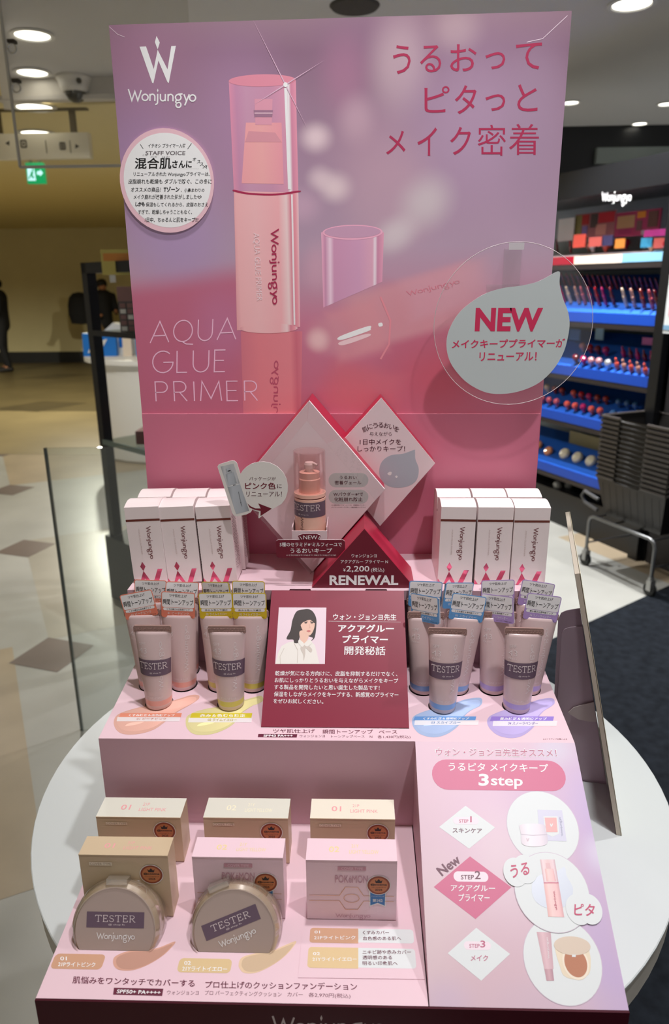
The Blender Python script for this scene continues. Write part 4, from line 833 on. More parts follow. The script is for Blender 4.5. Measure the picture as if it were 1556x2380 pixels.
# --- print on the middle step
PM = Plane((0, Y2, Z2), (1, 0, 0), (0, .145, .0119))
def cc(L, ox, oy, sc): return [(ox+x/sc, oy+y/sc) for x, y in L]
SM = {'peach': ([(128, 1265), (150, 1200), (230, 1160), (380, 1120), (560, 1090), (700, 1050), (800, 1020), (862, 1025), (855, 1060), (780, 1110), (690, 1160), (640, 1200), (560, 1260), (470, 1320), (350, 1355), (230, 1360), (160, 1330)], 230, (236, 184, 168), (228, 140, 112)),
      'lime': ([(748, 1255), (770, 1195), (900, 1145), (1100, 1110), (1300, 1050), (1400, 1030), (1410, 1075), (1330, 1110), (1230, 1180), (1170, 1260), (1080, 1320), (960, 1360), (830, 1360), (765, 1315)], 230, (230, 220, 160), (214, 196, 40)),
      'sky': ([(105, 1255), (125, 1200), (250, 1150), (400, 1120), (560, 1060), (690, 1045), (710, 1080), (690, 1115), (620, 1150), (560, 1200), (500, 1290), (400, 1360), (290, 1385), (180, 1360), (125, 1310)], 930, (176, 196, 232), (98, 150, 212)),
      'lavender': ([(752, 1250), (780, 1200), (900, 1150), (1060, 1110), (1200, 1060), (1310, 1048), (1335, 1085), (1310, 1115), (1240, 1160), (1190, 1220), (1150, 1300), (1060, 1370), (960, 1392), (850, 1370), (775, 1310)], 930, (196, 180, 230), (150, 124, 208))}
TXT = {'peach': ((187, 1178), (715, 1212), (160, 1212), (690, 1248), 'くすみ補正＆血色感アップ', '01 ピーチピンク'), 'lime': ((800, 1178), (1322, 1218), (775, 1218), (1310, 1258), '赤み＆色むら補正', '02 ライムイエロー'),
       'sky': ((130, 1207), (658, 1240), (130, 1240), (668, 1280), 'くすみ補正＆透明感アップ', '03 スカイブルー'), 'lavender': ((790, 1207), (1328, 1245), (805, 1245), (1345, 1290), '黄み補正＆透明感アップ', '04 スノーラベンダー')}
for nme, (L, ox, c1, c2) in SM.items():
    k = Ink(PM); Q_ = cc(L, ox, 1340, 3.705); cx_ = sum(p[0] for p in Q_)/len(Q_); cy_ = sum(p[1] for p in Q_)/len(Q_)
    M1 = ramp('smear_'+nme, [(0, tuple(x*.95 for x in c1)), (.45, c1), (.8, tuple(min(255, x*1.06) for x in c1)), (1, c1)], 'X', .15)
    k.curve(Q_, mat('smear_rim_'+nme, tuple(x*.94 for x in c1), .2), 2); k.curve([(cx_+(x-cx_)*.93, cy_+(y-cy_)*.86-1.0) for x, y in Q_], M1, 3)
    hx = cc([(L[0][0]+100, 1290), (L[0][0]+140, 1262), (L[0][0]+260, 1250), (L[0][0]+200, 1275)], ox, 1340, 3.705); k.curve(hx, mat('smear_light_'+nme, tuple(min(255, x*1.08+8) for x in c1), .15), 4)
    a, b, c_, d, t1, t2 = TXT[nme]
    lab = mat('label_'+nme, c2, .5); q4 = cc([(a[0], a[1]), (b[0], a[1]), (b[0]-8, b[1]), (a[0]-14, b[1])], ox, 1340, 3.705); k.poly(q4, lab, 5)
    k.poly(cc([(c_[0], c_[1]), (d[0]+12, c_[1]), (d[0]+4, d[1]), (c_[0]-6, d[1])], ox, 1340, 3.705), clear('label_white_film', (1, 1, 1), .01, .3, .7, (250, 246, 246)), 5)
    w = b[0]-a[0]; X = lambda x, y: (ox+x/3.705, 1340+y/3.705)
    k.text(t1, X(a[0]+w*.13, b[1]-6), X(a[0]+w*.88, b[1]-5), X(a[0]+w*.14, a[1]+7), C_wi, 6, .02); k.text(t2, X(a[0]+w*.26, d[1]-11), X(a[0]+w*.74, d[1]-10), X(a[0]+w*.27, c_[1]+6), mat('label_ink_'+nme, tuple(x*.8 for x in c2), .5), 6, .01)
    k.build('colour_smear', mid, DO)['label'] = nme+' coloured cream smear print with shade label'
k = Ink(PM)
k.line('ツヤ肌仕上げ', 635, 733, 1694.5, 1704, C_ink, 2, .008); k.line('瞬間トーンアップ', 751, 868, 1696, 1706, C_ink, 2, .008); k.line('ベース', 881, 924, 1697.5, 1705.5, C_ink, 2, .008)
k.build('step_lettering', mid, DO); k = Ink(PM); k.poly([(601, 1706), (691.5, 1706.5), (690, 1714.5), (599.5, 1713.5)], C_ink, 2); k.line('SPF43 PA+++', 613, 681, 1707.6, 1712.8, C_wi, 4, .03); k.build('spf_label', mid, DO); k = Ink(PM)
k.line('ウォンジョンヨ', 697, 756, 1708, 1714, C_ink); k.line('トーンアップベース', 770, 848, 1709, 1715, C_ink); k.line('N', 860, 866, 1710, 1715, C_ink); k.line('各1,430円(税込)', 878, 955, 1709.5, 1717, C_ink)
k.line('※メイクアップ効果による', 1263, 1319, 1716.4, 1719.6, C_ink); k.build('step_lettering', mid, DO)

# --- print on the lower tray
PT = Plane((0, YF, ZF), (1, 0, 0), (0, Y2-YF, ZR-ZF))
Y5 = lambda L: cc(L, 100, 2000, 2.593)
def swatch(L, c1, nm, lb):
    k = Ink(PT); Q_ = Y5(L); cx_ = sum(p[0] for p in Q_)/len(Q_); cy_ = sum(p[1] for p in Q_)/len(Q_)
    k.curve(Q_, mat('swatch_rim_'+nm, tuple(min(255, x*1.05) for x in c1), .2), 2); k.curve([(cx_+(x-cx_)*.9+1, cy_+(y-cy_)*.86+1) for x, y in Q_], mat('swatch_'+nm, tuple(x*.95 for x in c1), .2), 3); k.build('foundation_swatch', tray, DO)['label'] = lb
swatch([(422, 610), (440, 575), (520, 545), (620, 540), (700, 525), (798, 488), (760, 540), (700, 590), (620, 635), (540, 662), (470, 662), (435, 645)], (206, 158, 140), 'pinkbeige', 'pink beige foundation swatch')
swatch([(1180, 625), (1200, 585), (1280, 560), (1380, 545), (1450, 515), (1528, 486), (1490, 545), (1430, 600), (1350, 650), (1280, 678), (1215, 678), (1188, 655)], (220, 192, 160), 'yellowbeige', 'yellow beige foundation swatch')
for (a, b, c1, nm, l1, l2, x1) in (((78, 561), (350, 658), (206, 158, 128), 'label_pinkbeige', '01', '21Pライトピンク', 315), ((826, 588), (1128, 680), (218, 190, 142), 'label_yellowbeige', '02', '21Yライトイエロー', 1110)):
    k = Ink(PT); A_, B_ = Y5([a, b]); k.rpx(A_, B_, .004, mat(nm, c1, .45), 2)
    X = lambda x, y: (100+x/2.593, 2000+y/2.593); hx = a[0]+26
    k.text(l1, X(hx, a[1]+42), X(hx+40, a[1]+42), X(hx, a[1]+19), C_wi, 4, .015); k.text(l2, X(hx-14, a[1]+78), X(x1, a[1]+82), X(hx-10, a[1]+50), C_wi, 4, .015); k.build('shade_label', tray, DO)
k = Ink(PT); X = lambda x, y: (100+x/2.593, 2000+y/2.593)
k.text('肌悩みをワンタッチでカバーする', X(176, 742), X(915, 764), X(182, 698), C_ink, 2, .015); k.text('プロ仕上げのクッションファンデーション', (477, 2297), (832, 2302), (478, 2280), C_ink, 2, .015)
k.poly([(265, 2296), (380, 2298), (377, 2315), (263, 2312)], C_ink, 2); k.text('SPF50+ PA++++', (271, 2309), (373, 2312), (273, 2300), C_wi, 4, .02)
k.text('ウォンジョンヨ', (388, 2312), (462, 2313), (389, 2302), C_ink); k.text('プロ パーフェクティングクッション', (476, 2313), (655, 2317), (477, 2302), C_ink); k.text('カバー', (668, 2316), (704, 2317), (669, 2306), C_ink); k.text('各2,970円(税込)', (717, 2319), (815, 2322), (718, 2307), C_ink)
k.build('tray_lettering', tray, DO)

# --- print on the slanted three-step panel
gd = lambda n, f_: f_
C_gw = mat('guide_white', (222, 226, 226), .45); C_gpk = mat('guide_pink', (206, 104, 138), .45); C_gtx = mat('guide_ink', (190, 96, 128), .45); C_gtd = mat('guide_dark_ink', (112, 66, 84), .45); C_gpale = mat('guide_pale_pill', (240, 222, 230), .45); C_gr = mat('guide_rose_ink', (196, 70, 108), .45)
X7 = lambda x, y: (950+x/3.051, 1700+y/3.051); X8 = lambda x, y: (970+x/3.051, 2000+y/3.051)
k = Ink(PG)
k.text('ウォン・ジョンヨ先生オススメ！', X7(192, 180), X7(1058, 188), X7(190, 112), C_gw, 2, .028); k.text('ウォン・ジョンヨ先生オススメ！', X7(196, 174), X7(1054, 182), X7(194, 118), C_gtx, 4, .0); k.build('guide_heading', guide, DO)
k = Ink(PG); A_, B_ = X7(160, 198), X7(1135, 424); k.rpx(A_, B_, .05, C_gpk, 2)
k.text('うるピタ メイクキープ', X7(283, 278), X7(993, 290), X7(285, 220), C_wi, 4, .012); k.text('3', X7(497, 386), X7(570, 387), X7(498, 300), C_wi, 4, .03); k.text('step', X7(585, 405), X7(812, 410), X7(585, 322), C_wi, 4, .018); k.build('guide_banner', guide, DO)
for (dia, cM, pill, cp, s1, s2, lines, lc) in (
    ([X7(405, 527), X7(615, 682), X7(430, 832), X7(217, 678)], C_gw, (X7(315, 607), X7(500, 660)), C_gpale, (X7(360, 647), X7(425, 624), 'STEP'), (X7(438, 645), X7(449, 602), '1'), [('スキンケア', X7(313, 718), X7(522, 722), X7(314, 684))], C_gtd),
    ([X7(437, 886), X7(730, 1105), X8(415, 415), X7(180, 1103)], C_gpk, (X7(317, 992), X7(570, 1068)), C_gpale, (X7(372, 1050), X7(465, 1018), 'STEP'), (X7(470, 1048), X7(512, 990), '2'), [('アクアグルー', X8(238, 218), X8(553, 222), X8(240, 170), ), ('プライマー', X8(293, 290), X8(515, 292), X8(294, 236))], C_wi),
    ([X8(420, 477), X8(660, 663), X8(455, 853), X8(217, 658)], C_gw, (X8(330, 572), X8(527, 636)), C_gpale, (X8(371, 619), X8(444, 592), 'STEP'), (X8(449, 617), X8(484, 568), '3'), [('メイク', X8(380, 712), X8(503, 714), X8(381, 670))], C_gtx)):
    k = Ink(PG); k.fill([PG.px(*q_) for q_ in dia], cM, 2); k.rpx(*pill, .02, cp, 3)
    for a, b, t in (s1, s2): k.line(t, a[0], b[0], b[1], a[1], C_gtd if cM is C_gpk else C_gtx, 5, .01)
    for l in lines: k.text(l[0], l[1], l[2], l[3], lc, 5, .012)
    k.build('step_diamond', guide, DO)
k = Ink(PG); k.text('New', X7(240, 1028), X7(378, 925), X7(195, 972), C_gtd, 6, .02); k.build('new_lettering', guide, DO)
def disc(cx, cy, ex, ey, nm, layer):
    k = Ink(PG); c, r = k.circ((cx, cy), (ex, ey), mat('disc_rim', (206, 190, 204), .45), layer); k.ell(c[0], c[1], r*.985, r*.985, C_gw, layer+1); return k, c, r
k, c, r = disc(1262, 1922, 1179, 1925, 'skincare', 2)     # jar and sachet
k.poly([X7(915, 555), X7(1090, 560), X7(1122, 780), X7(932, 775)], mat('sachet_lilac', (206, 204, 222), .4), 5); k.poly([X7(957, 603), X7(1058, 603), X7(1070, 725), X7(1020, 748), X7(972, 722)], C_gw, 6); k.poly([X7(966, 612), X7(1050, 612), X7(1058, 715), X7(978, 715)], mat('sachet_coral', (226, 168, 166), .4), 7)
k.fill([PG.px(*q_) for q_ in [X7(1002, 655), X7(1009, 655), X7(1014, 668), X7(1018, 655), X7(1025, 655), X7(1018, 676), X7(1009, 676)]], C_gw, 8); k.text(logo(.2), X7(1105, 740), X7(1085, 605), X7(1083, 744), mat('sachet_ink', (160, 160, 184), .4), 7)
R_jar = ramp('print_jar', [(0, (214, 204, 212)), (.3, (238, 226, 232)), (.7, (230, 218, 226)), (1, (206, 196, 208))], 'X', .4)
k.curve([X7(790, 665), X7(870, 655), X7(965, 665), X7(972, 700), X7(985, 735), X7(980, 800), X7(890, 818), X7(808, 800), X7(798, 735), X7(792, 700)], R_jar, 8); k.seg([X7(798, 730), X7(880, 738), X7(982, 732)], .0006, mat('jar_seam', (190, 178, 192), .4), 9); k.fill([PG.px(*q_) for q_ in [X7(835, 758), X7(841, 757), X7(846, 770), X7(851, 757), X7(858, 757), X7(850, 780), X7(841, 780)]], mat('jar_emblem', (206, 186, 196), .4), 10)
k.build('skincare_disc', guide, DO)
k, c, r = disc(1283, 2072, 1197, 2075, 'primer', 12)
k.curve([X8(812, 215), X8(830, 140), X8(900, 92), X8(980, 85), X8(1035, 50), X8(1052, 62), X8(1060, 110), X8(1105, 200), X8(1085, 290), X8(1010, 345), X8(910, 335), X8(840, 290)], mat('drop_blue_grey', (206, 212, 224), .3), 15)
R_pt = ramp('print_primer_body', [(0, (226, 174, 170)), (.3, (240, 204, 200)), (.8, (236, 190, 190)), (1, (214, 160, 164))], 'X', .4); R_pc = ramp('print_primer_cap', [(0, (206, 168, 174)), (.15, (234, 210, 212)), (.5, (226, 192, 192)), (.85, (230, 204, 208)), (1, (196, 158, 166))], 'X', .4)
k.poly([X8(872, -5), X8(975, -5), X8(1003, 160), X8(897, 160)], R_pc, 16); k.poly([X8(897, 160), X8(1003, 160), X8(1043, 403), X8(930, 400)], R_pt, 16); k.poly([X8(897, 158), X8(1003, 158), X8(1004, 163), X8(898, 163)], C_gr, 17); k.poly([X8(905, 60), X8(965, 60), X8(985, 150), X8(918, 150)], R_pt, 17); k.poly([X8(910, 20), X8(940, 20), X8(948, 60), X8(918, 60)], mat('primer_pump', (222, 180, 182), .4), 18)
k.text(logo(.2), X8(957, 220), X8(977, 355), X8(978, 216), C_inkc, 18)
for (t, a, b, tl_) in (('うる', X8(668, 130), X8(800, 100), X8(655, 38)), ('ピタ', X8(1112, 392), X8(1258, 398), X8(1115, 306))):
    for q_ in ((a[0]*.78+b[0]*.22, (a[1]+tl_[1])/2), (a[0]*.25+b[0]*.75, (b[1]+tl_[1])/2-2)): c9 = PG.px(*q_); k.ell(c9[0], c9[1], .0112, .0125, C_gw, 19 if q_[0] < (a[0]+b[0])/2 else 20)
    k.text(t, a, b, tl_, C_gr, 23, .015)
k.build('primer_disc', guide, DO)
k, c, r = disc(1308, 2231, 1217, 2200, 'makeup', 4)
R_tb = ramp('print_base_tube', [(0, (200, 160, 168)), (.4, (222, 186, 192)), (1, (196, 156, 166))], 'X', .4)
k.poly([X8(848, 507), X8(948, 510), X8(968, 770), X8(902, 770)], R_tb, 7); k.poly([X8(903, 770), X8(962, 770), X8(972, 853), X8(918, 853)], ramp('print_base_cap', [(0, (186, 142, 152)), (.5, (206, 164, 172)), (1, (176, 134, 146))], 'X', .4), 8); k.text(logo(.18), X8(945, 695), X8(932, 545), X8(926, 697), C_wi, 9)
k.curve([X8(980, 590), X8(1040, 552), X8(1130, 548), X8(1210, 575), X8(1222, 640), X8(1232, 720), X8(1215, 810), X8(1120, 842), X8(1040, 815), X8(1010, 740), X8(985, 660)], mat('compact_gold', (232, 216, 190), .3), 7)
a = PG.px(*X8(1125, 725)); k.ell(a[0], a[1], .0112, .0128, mat('compact_rim', (240, 226, 206), .3), 8); k.ell(a[0], a[1], .0096, .0108, mat('cushion_brown', (190, 132, 106), .8), 9); a = PG.px(*X8(1100, 605)); k.ell(a[0], a[1], .0158, .0072, mat('compact_lid', (222, 204, 186), .2), 10); k.poly([X8(1098, 668), X8(1125, 668), X8(1125, 685), X8(1098, 685)], C_gw, 11)
k.build('makeup_disc', guide, DO)
# ================================================================== tone-up tubes standing in the slots of the middle step
C_tubeb = mat('tube_mauve', (212, 186, 185), .30, coat=.25); C_tcap = mat('tube_ink_white', (226, 212, 212), .4); C_crimp = mat('tube_crimp', (158, 126, 118), .28, coat=.2, bump=0)
C_test = mat('tester_sticker', (104, 84, 100), .35); C_tag = mat('tag_white', (238, 236, 236), .35); C_tagk = mat('tag_black', (28, 22, 24), .5)
SHADE = {'peach': ((226, 162, 150), (228, 130, 104), '01 ピーチピンク', 'くすみ補正＆血色感アップ', 'pink'), 'lime': ((214, 196, 96), (214, 184, 30), '02 ライムイエロー', '赤み＆色ムラ補正', 'yellow'),
         'sky': ((132, 168, 220), (96, 158, 214), '03 スカイブルー', 'くすみ補正＆透明感アップ', 'blue'), 'lavender': ((180, 160, 214), (178, 150, 208), '04 スノーラベンダー', '黄み補正＆透明感アップ', 'lavender')}
TH = .096
def thw(z):                # half width, half depth of the tube at height z
    t = max(0, min(1, z/TH)); a = .0146+(.0208-.0146)*(t**1.05); b = .0146*(1-t**1.7)+.0011; return a, b
def tfront(x, z, h=.00015):
    a, b = thw(z); s = max(0, 1-(x/a)**2); return -b*math.sqrt(s)-h
def curved(mb, g, bl, br, tl, m, h=.00018):
    V, F = g[0], g[1]; P = []
    for q in V:
        x = bl[0]+(br[0]-bl[0])*q[0]+(tl[0]-bl[0])*q[1]; z = bl[1]+(br[1]-bl[1])*q[0]+(tl[1]-bl[1])*q[1]
        P.append((x, tfront(x, z, h), z))
    mb.add(P, F, m)
def make_tube(shade, tester):
    c1 = mat('tube_base_'+shade, SHADE[shade][0], .3, coat=.25)
    r = empty('tester_tube' if tester else 'cosmetic_tube', (0, 0, 0))
    m = MB(); n = 28; Z = [0, .004, .0042, .0105, .0107, .03, .05, .065, .078, .086, .0895]
    rings = []
    for z in Z:
        a, b = thw(z)
        rings.append([(a*math.cos(2*PI*i/n), b*math.sin(2*PI*i/n), z) for i in range(n)])
    for j in range(len(Z)-1):
        m.add(rings[j]+rings[j+1], [(i, (i+1) % n, n+(i+1) % n, n+i) for i in range(n)], c1 if j == 2 else C_tubeb, smooth=True)
    m.poly(list(reversed(rings[0])), C_tubeb); m.poly(rings[-1], C_tubeb); m.build('tube_body', r, weld=True)
    m = MB(); a, b = thw(.0895); w = .0209
    O_ = [(-w, -.0014, .0885), (w, -.0014, .0885), (w, -.0012, .0945), (w-.0012, -.0012, .0962), (-w+.0012, -.0012, .0962), (-w, -.0012, .0945)]
    m.prism(O_, (0, .0026, 0), C_crimp)
    for i in range(26):      # pressed diamond pattern of the crimp
        for j in range(3):
            x = -w+.0012+i*.00158+(j % 2)*.0008; z = .0893+j*.0020; s_ = .0007
            if x < w-.0012: m.add([(x-s_, -.00142, z), (x, -.00142, z-.0009), (x+s_, -.00142, z), (x, -.00142, z+.0009), (x, -.0021, z)], [(0, 1, 4), (1, 2, 4), (2, 3, 4), (3, 0, 4)], C_crimp)
    m.build('crimped_end', r)
    m = MB(); curved(m, logo(.15), (.0125, .022), (.0135, .080), (.0050, .022), C_tcap) if False else None
    m = MB(); g_ = logo(.16); curved(m, g_, (.0118, .0235), (.0128, .0790), (.0048, .0235), C_tcap)
    curved(m, glyphs('SPF', 0), (-.0150, .0745), (-.0078, .0745), (-.0150, .0780), C_tcap); curved(m, glyphs('43', -.006), (-.0156, .0655), (-.0066, .0655), (-.0156, .0718), C_tcap); curved(m, glyphs('PA+++', 0), (-.0152, .0612), (-.0068, .0612), (-.0152, .0636), C_tcap)
    curved(m, glyphs('TONE UP BASE', 0), (-.0085, .0135), (.0085, .0135), (-.0085, .0157), C_tcap); m.build('printed_lettering', r)
    if tester:
        m = MB(); z0, z1 = .0405, .0585; nn = 24
        a, b = thw(.05); A0, A1 = math.radians(-172), math.radians(-8); P = []
        for z in (z0, z1):
            for i in range(nn+1):
                t = A0+(A1-A0)*i/nn; aa, bb_ = thw(z); P.append(((aa+.0003)*math.cos(t), (bb_+.0003)*math.sin(t), z))
        m.add(P, [(i, i+1, nn+2+i, nn+1+i) for i in range(nn)], C_test, smooth=True)
        m.build('tester_sticker', r); m = MB()
        curved(m, caps('TESTER', .09, .14, SERIF), (-.0158, .0482), (.0150, .0482), (-.0158, .0556), C_tcap, .0006); curved(m, glyphs('@ shop fn', 0), (-.004, .0430), (.0085, .0430), (-.004, .0449), C_tcap, .0006); m.build('tester_lettering', r)
    else:
        c2 = mat('tag_'+shade, SHADE[shade][1], .3); t = MB(); w, h = .0192, .0310
        t.uvp = None
        pl = Plane((0, -.0022, .0865), (1, 0, 0), (0, 0, 1)); k = Ink(pl, t)
        out = rrect(-w, w, 0, h, .0028); t.prism([pl.at(u, v) for u, v in out], (0, .0004, 0), c2)
        t.prism([(-w*.92, .0030, .0865), (-w*.92, .0026, .0865), (-w*.92, .0026, .0865+h*.9), (-w*.92, .0030, .0865+h*.9)], (w*1.84, 0, 0), C_tag)
        t.prism([(-w*.92, -.0019, .0865+h-.0006), (-w*.92, .0030, .0865+h*.9), (-w*.92, .0026, .0865+h*.9), (-w*.92, -.0019, .0865+h-.0011)], (w*1.84, 0, 0), C_tag)
        k.round(-w+.0009, w-.0009, h*.40, h-.0009, .002, C_tag, 1); k.round(-w+.002, w-.002, h*.275, h*.385, .002, C_tag, 1)
        k.uvtext('ツヤ肌仕上げ', -w*.52, w*.52, h*.80, h*.115, C_tagk, 2, .01); k.uvtext('瞬間トーンアップ', -w*.9, w*.9, h*.50, h*.22, C_tagk, 2, .01)
        k.uvtext(SHADE[shade][3], -w*.68, w*.68, h*.295, h*.07, C_tagk, 2, .01); k.uvtext(SHADE[shade][2], -w*.62, w*.62, h*.125, h*.10, C_tag, 2, .0); k.uvtext('※メイクアップ効果による', -w*.1, w*.85, h*.035, h*.05, C_tagk, 2)
        for i in range(len(t.v)): t.v[i] = t.v[i]-Vector((0, 0, .0885))
        o = t.build('header_tag', r); o.location = (0, 0, .0885)
    return r
def zs2(y): return Z2+(y-Y2)*(Z2b-Z2)/.128
PRO = {}
HOLES = []
def place_tube(shade, tester, px, py, label, group, rz=0., lean=0., tagr=0., tagz=0., tilt=0.):
    k = (shade, tester)
    if k not in PRO: PRO[k] = r = make_tube(shade, tester)
    else: r = copy_tree(PRO[k])
    p = onP(px, py, Vector((0, Y2, Z2)), Vector((0, -.0105/.128, 1))); y = p.y+.0146
    r.location = (p.x, y, zs2(y)+.0006); r.rotation_euler = (math.radians(tilt), math.radians(lean), math.radians(rz)); HOLES.append((p.x, y))
    for ch in r.children:
        if ch.name.startswith('header_tag'): ch.rotation_euler = (math.radians(-4), math.radians(-tagr), math.radians(tagz)); ch.location = (0, -.0042 if tagz else 0, .0885)
    tag(r, label, 'tube', group)
TG = 'tester tubes of the four base shades'
place_tube('peach', True, 363, 1652, 'mauve tester tube in front of pink smear, leftmost of the four testers', TG); place_tube('lime', True, 533, 1654, 'mauve tester tube with yellow base band standing before the yellow smear', TG)
place_tube('sky', True, 1032, 1661, 'mauve tester tube with blue base band standing before the blue smear', TG, lean=1.5); place_tube('lavender', True, 1207, 1661, 'mauve tester tube with lavender band, rightmost of the four testers', TG, lean=1.5)
SG = {s: 'stock tubes with %s header tags' % SHADE[s][4] for s in SHADE}
for shade, px, py, lb, kw in [
    ('peach', 347, 1607, 'mauve tube with pink tag tilted up to the right, behind the leftmost tester', dict(tagr=9, lean=-2.5)), ('peach', 422, 1608, 'mauve tube with level pink tag, right of the leftmost tester', dict(tagr=-3)),
    ('peach', 366, 1573, 'back row tube with pink tag at the far left corner of the step', dict(tagr=-4, lean=-2)), ('peach', 428, 1575, 'back row tube with pink tag curling away to the right', dict(tagr=-9, tagz=18)),
    ('lime', 510, 1610, 'mauve tube with yellow tag right behind the yellow band tester', dict(tagr=1)), ('lime', 586, 1611, 'mauve tube with yellow tag beside the maroon story card', dict(tagr=0)),
    ('lime', 516, 1576, 'back row tube with yellow tag curling up to the right', dict(tagr=8, tagz=-22)), ('lime', 583, 1577, 'back row tube with yellow tag nearest the maroon story card', dict(tagr=-1)),
    ('sky', 985, 1617, 'mauve tube with blue tag bent sharply sideways beside the story card', dict(tagr=9, tagz=-42, lean=1)), ('sky', 1062, 1617, 'mauve tube with upright blue tag between the blue and lavender groups', dict(tagr=-3, lean=5)),
    ('sky', 985, 1579, 'back row tube with blue tag just right of the story card', dict(tagr=-2)), ('sky', 1055, 1580, 'back row tube with blue tag curling away to the right', dict(tagr=-10, tagz=25)),
    ('lavender', 1150, 1617, 'mauve tube with lavender tag bent sideways behind the rightmost tester', dict(tagr=9, tagz=-36, lean=1)), ('lavender', 1232, 1617, 'mauve tube with lavender tag at the right end of the step', dict(tagr=-3, lean=5)),
    ('lavender', 1152, 1576, 'back row tube with upright lavender tag below the right primer boxes', dict(tagr=2)), ('lavender', 1228, 1580, 'back row tube with drooping lavender tag at right end', dict(tagr=-7, lean=2))]:
    place_tube(shade, False, px, py, lb, SG[shade], **kw)
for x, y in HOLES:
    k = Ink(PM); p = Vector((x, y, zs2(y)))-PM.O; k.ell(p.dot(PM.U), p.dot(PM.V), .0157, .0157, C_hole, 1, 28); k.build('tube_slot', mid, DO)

# ================================================================== primer cartons on the upper step
C_pb = mat('carton_white', (243, 229, 228), .42); C_foil = mat('pink_foil', (226, 104, 136), .2, .9); C_foilb = mat('copper_foil', (150, 84, 74), .22, .9); C_emb = mat('carton_gloss_ink', (222, 204, 200), .3); C_cink = mat('carton_ink', (122, 58, 62), .3)
BW, BD, BH = .0405, .0385, .098
def make_carton():
    r = empty('primer_carton', (0, 0, 0)); w = BW/2; m = MB()
    m.box(-w, w, 0, BD, 0, BH-.003, C_pb); 
    # slightly bulging lid
    n = 8; P = [(x, BD*i/n, BH-.003+.0042*math.sin(PI*i/n)) for x in (-w, w) for i in range(n+1)]
    m.add(P, [(i, n+1+i, n+2+i, i+1) for i in range(n)], C_pb); m.poly([P[i] for i in range(n, -1, -1)], C_pb); m.poly(P[n+1:], C_pb)
    body = m.build('carton_body', r)
    k = Ink(Plane((0, -.00005, 0), (1, 0, 0), (0, 0, 1)))
    k.uvpoly([(-w, .0775), (w, .0775), (w, .0802), (-w, .0802)], C_foilb, 1); k.build('copper_band', r)
    k = Ink(Plane((0, -.00005, 0), (1, 0, 0), (0, 0, 1))); k.vtext(logo(.2), -.0002, .0086, .0712, .0300, C_cink); g_ = glyphs('AQUA GLUE PRIMER'); k.vtext(g_, -.0072, -.0052, .0680, .0360, C_emb); k.build('brand_lettering', r)
    k = Ink(Plane((0, -.00005, 0), (1, 0, 0), (0, 0, 1))); c0 = -.0075
    k.uvpoly([(c0, .0268), (c0+.0032, .0208), (c0, .0152), (c0-.0032, .0208)], C_foil, 1); k.fill([(c0, .0152), (c0+.0082, 0), (c0+.0042, 0), (c0+.0008, .0052), (c0-.0030, 0), (c0-.0058, 0)], C_foil, 1)
    k.uvpoly([(.0100, .0172), (.0158, .0172), (.0092, 0), (.0030, 0)], C_foil, 1); k.uvpoly([(-w, .006), (-w+.004, 0), (-w, 0)], C_foil, 1); k.build('foil_emblem', r)
    k = Ink(Plane((w+.00005, 0, 0), (0, 1, 0), (0, 0, 1)))
    for i in range(5):
        for j in range(22): k.uvpoly([(.006+i*.0052, .012+j*.0032), (.0092+i*.0052, .012+j*.0032), (.0092+i*.0052, .0132+j*.0032), (.006+i*.0052, .0132+j*.0032)], C_cink if (i*7+j*3) % 5 else C_emb, 1)
    k.build('side_small_print', r); return r
ct = make_carton(); first = True
def place_carton(px0, px1, py, label, group, lean=0., y=None, rz=0.):
    global first
    r = ct if first else copy_tree(ct); first = False
    a, b = onZ(px0, py, Z1), onZ(px1, py, Z1); x = (a.x+b.x)/2; yy = y or a.y
    if y: x = onY(px0, 1150, y).x
    s = math.radians(lean); r.location = (x, yy, Z1+abs(math.sin(s))*BW/2+.0003); r.rotation_euler = (0, s, math.radians(rz)); tag(r, label, 'box', group)
GL, GR = 'primer cartons at the left of the upper step', 'primer cartons at the right of the upper step'
place_carton(313, 391, 1355.5, 'white primer carton, outermost of the left front row', GL, -2.4); place_carton(391.5, 470.5, 1355, 'white primer carton in the middle of the left front row', GL, -2.6); place_carton(474, 553, 1354.5, 'white primer carton of left front row next to the speech bubble card', GL, -2.8)
place_carton(1018, 1097, 1357, 'white primer carton of right front row nearest the diamonds', GR, .8); place_carton(1103.5, 1182, 1358, 'white primer carton in the middle of the right front row', GR, .4); place_carton(1186, 1266, 1360, 'white primer carton, outermost of the right front row', GR, .2)
for px, lb, g, ln in ((362, 'white primer carton, outermost of the left back row', GL, -1.5), (443, 'white primer carton in the middle of the left back row', GL, -1.5), (524, 'white primer carton of left back row behind the speech bubble card', GL, -1.5), (1056, 'white primer carton of right back row nearest the diamonds', GR, .3), (1139, 'white primer carton in the middle of the right back row', GR, .3), (1221, 'white primer carton, outermost of the right back row', GR, .3)):
    place_carton(px, px, 1150, lb, g, ln, .8475)

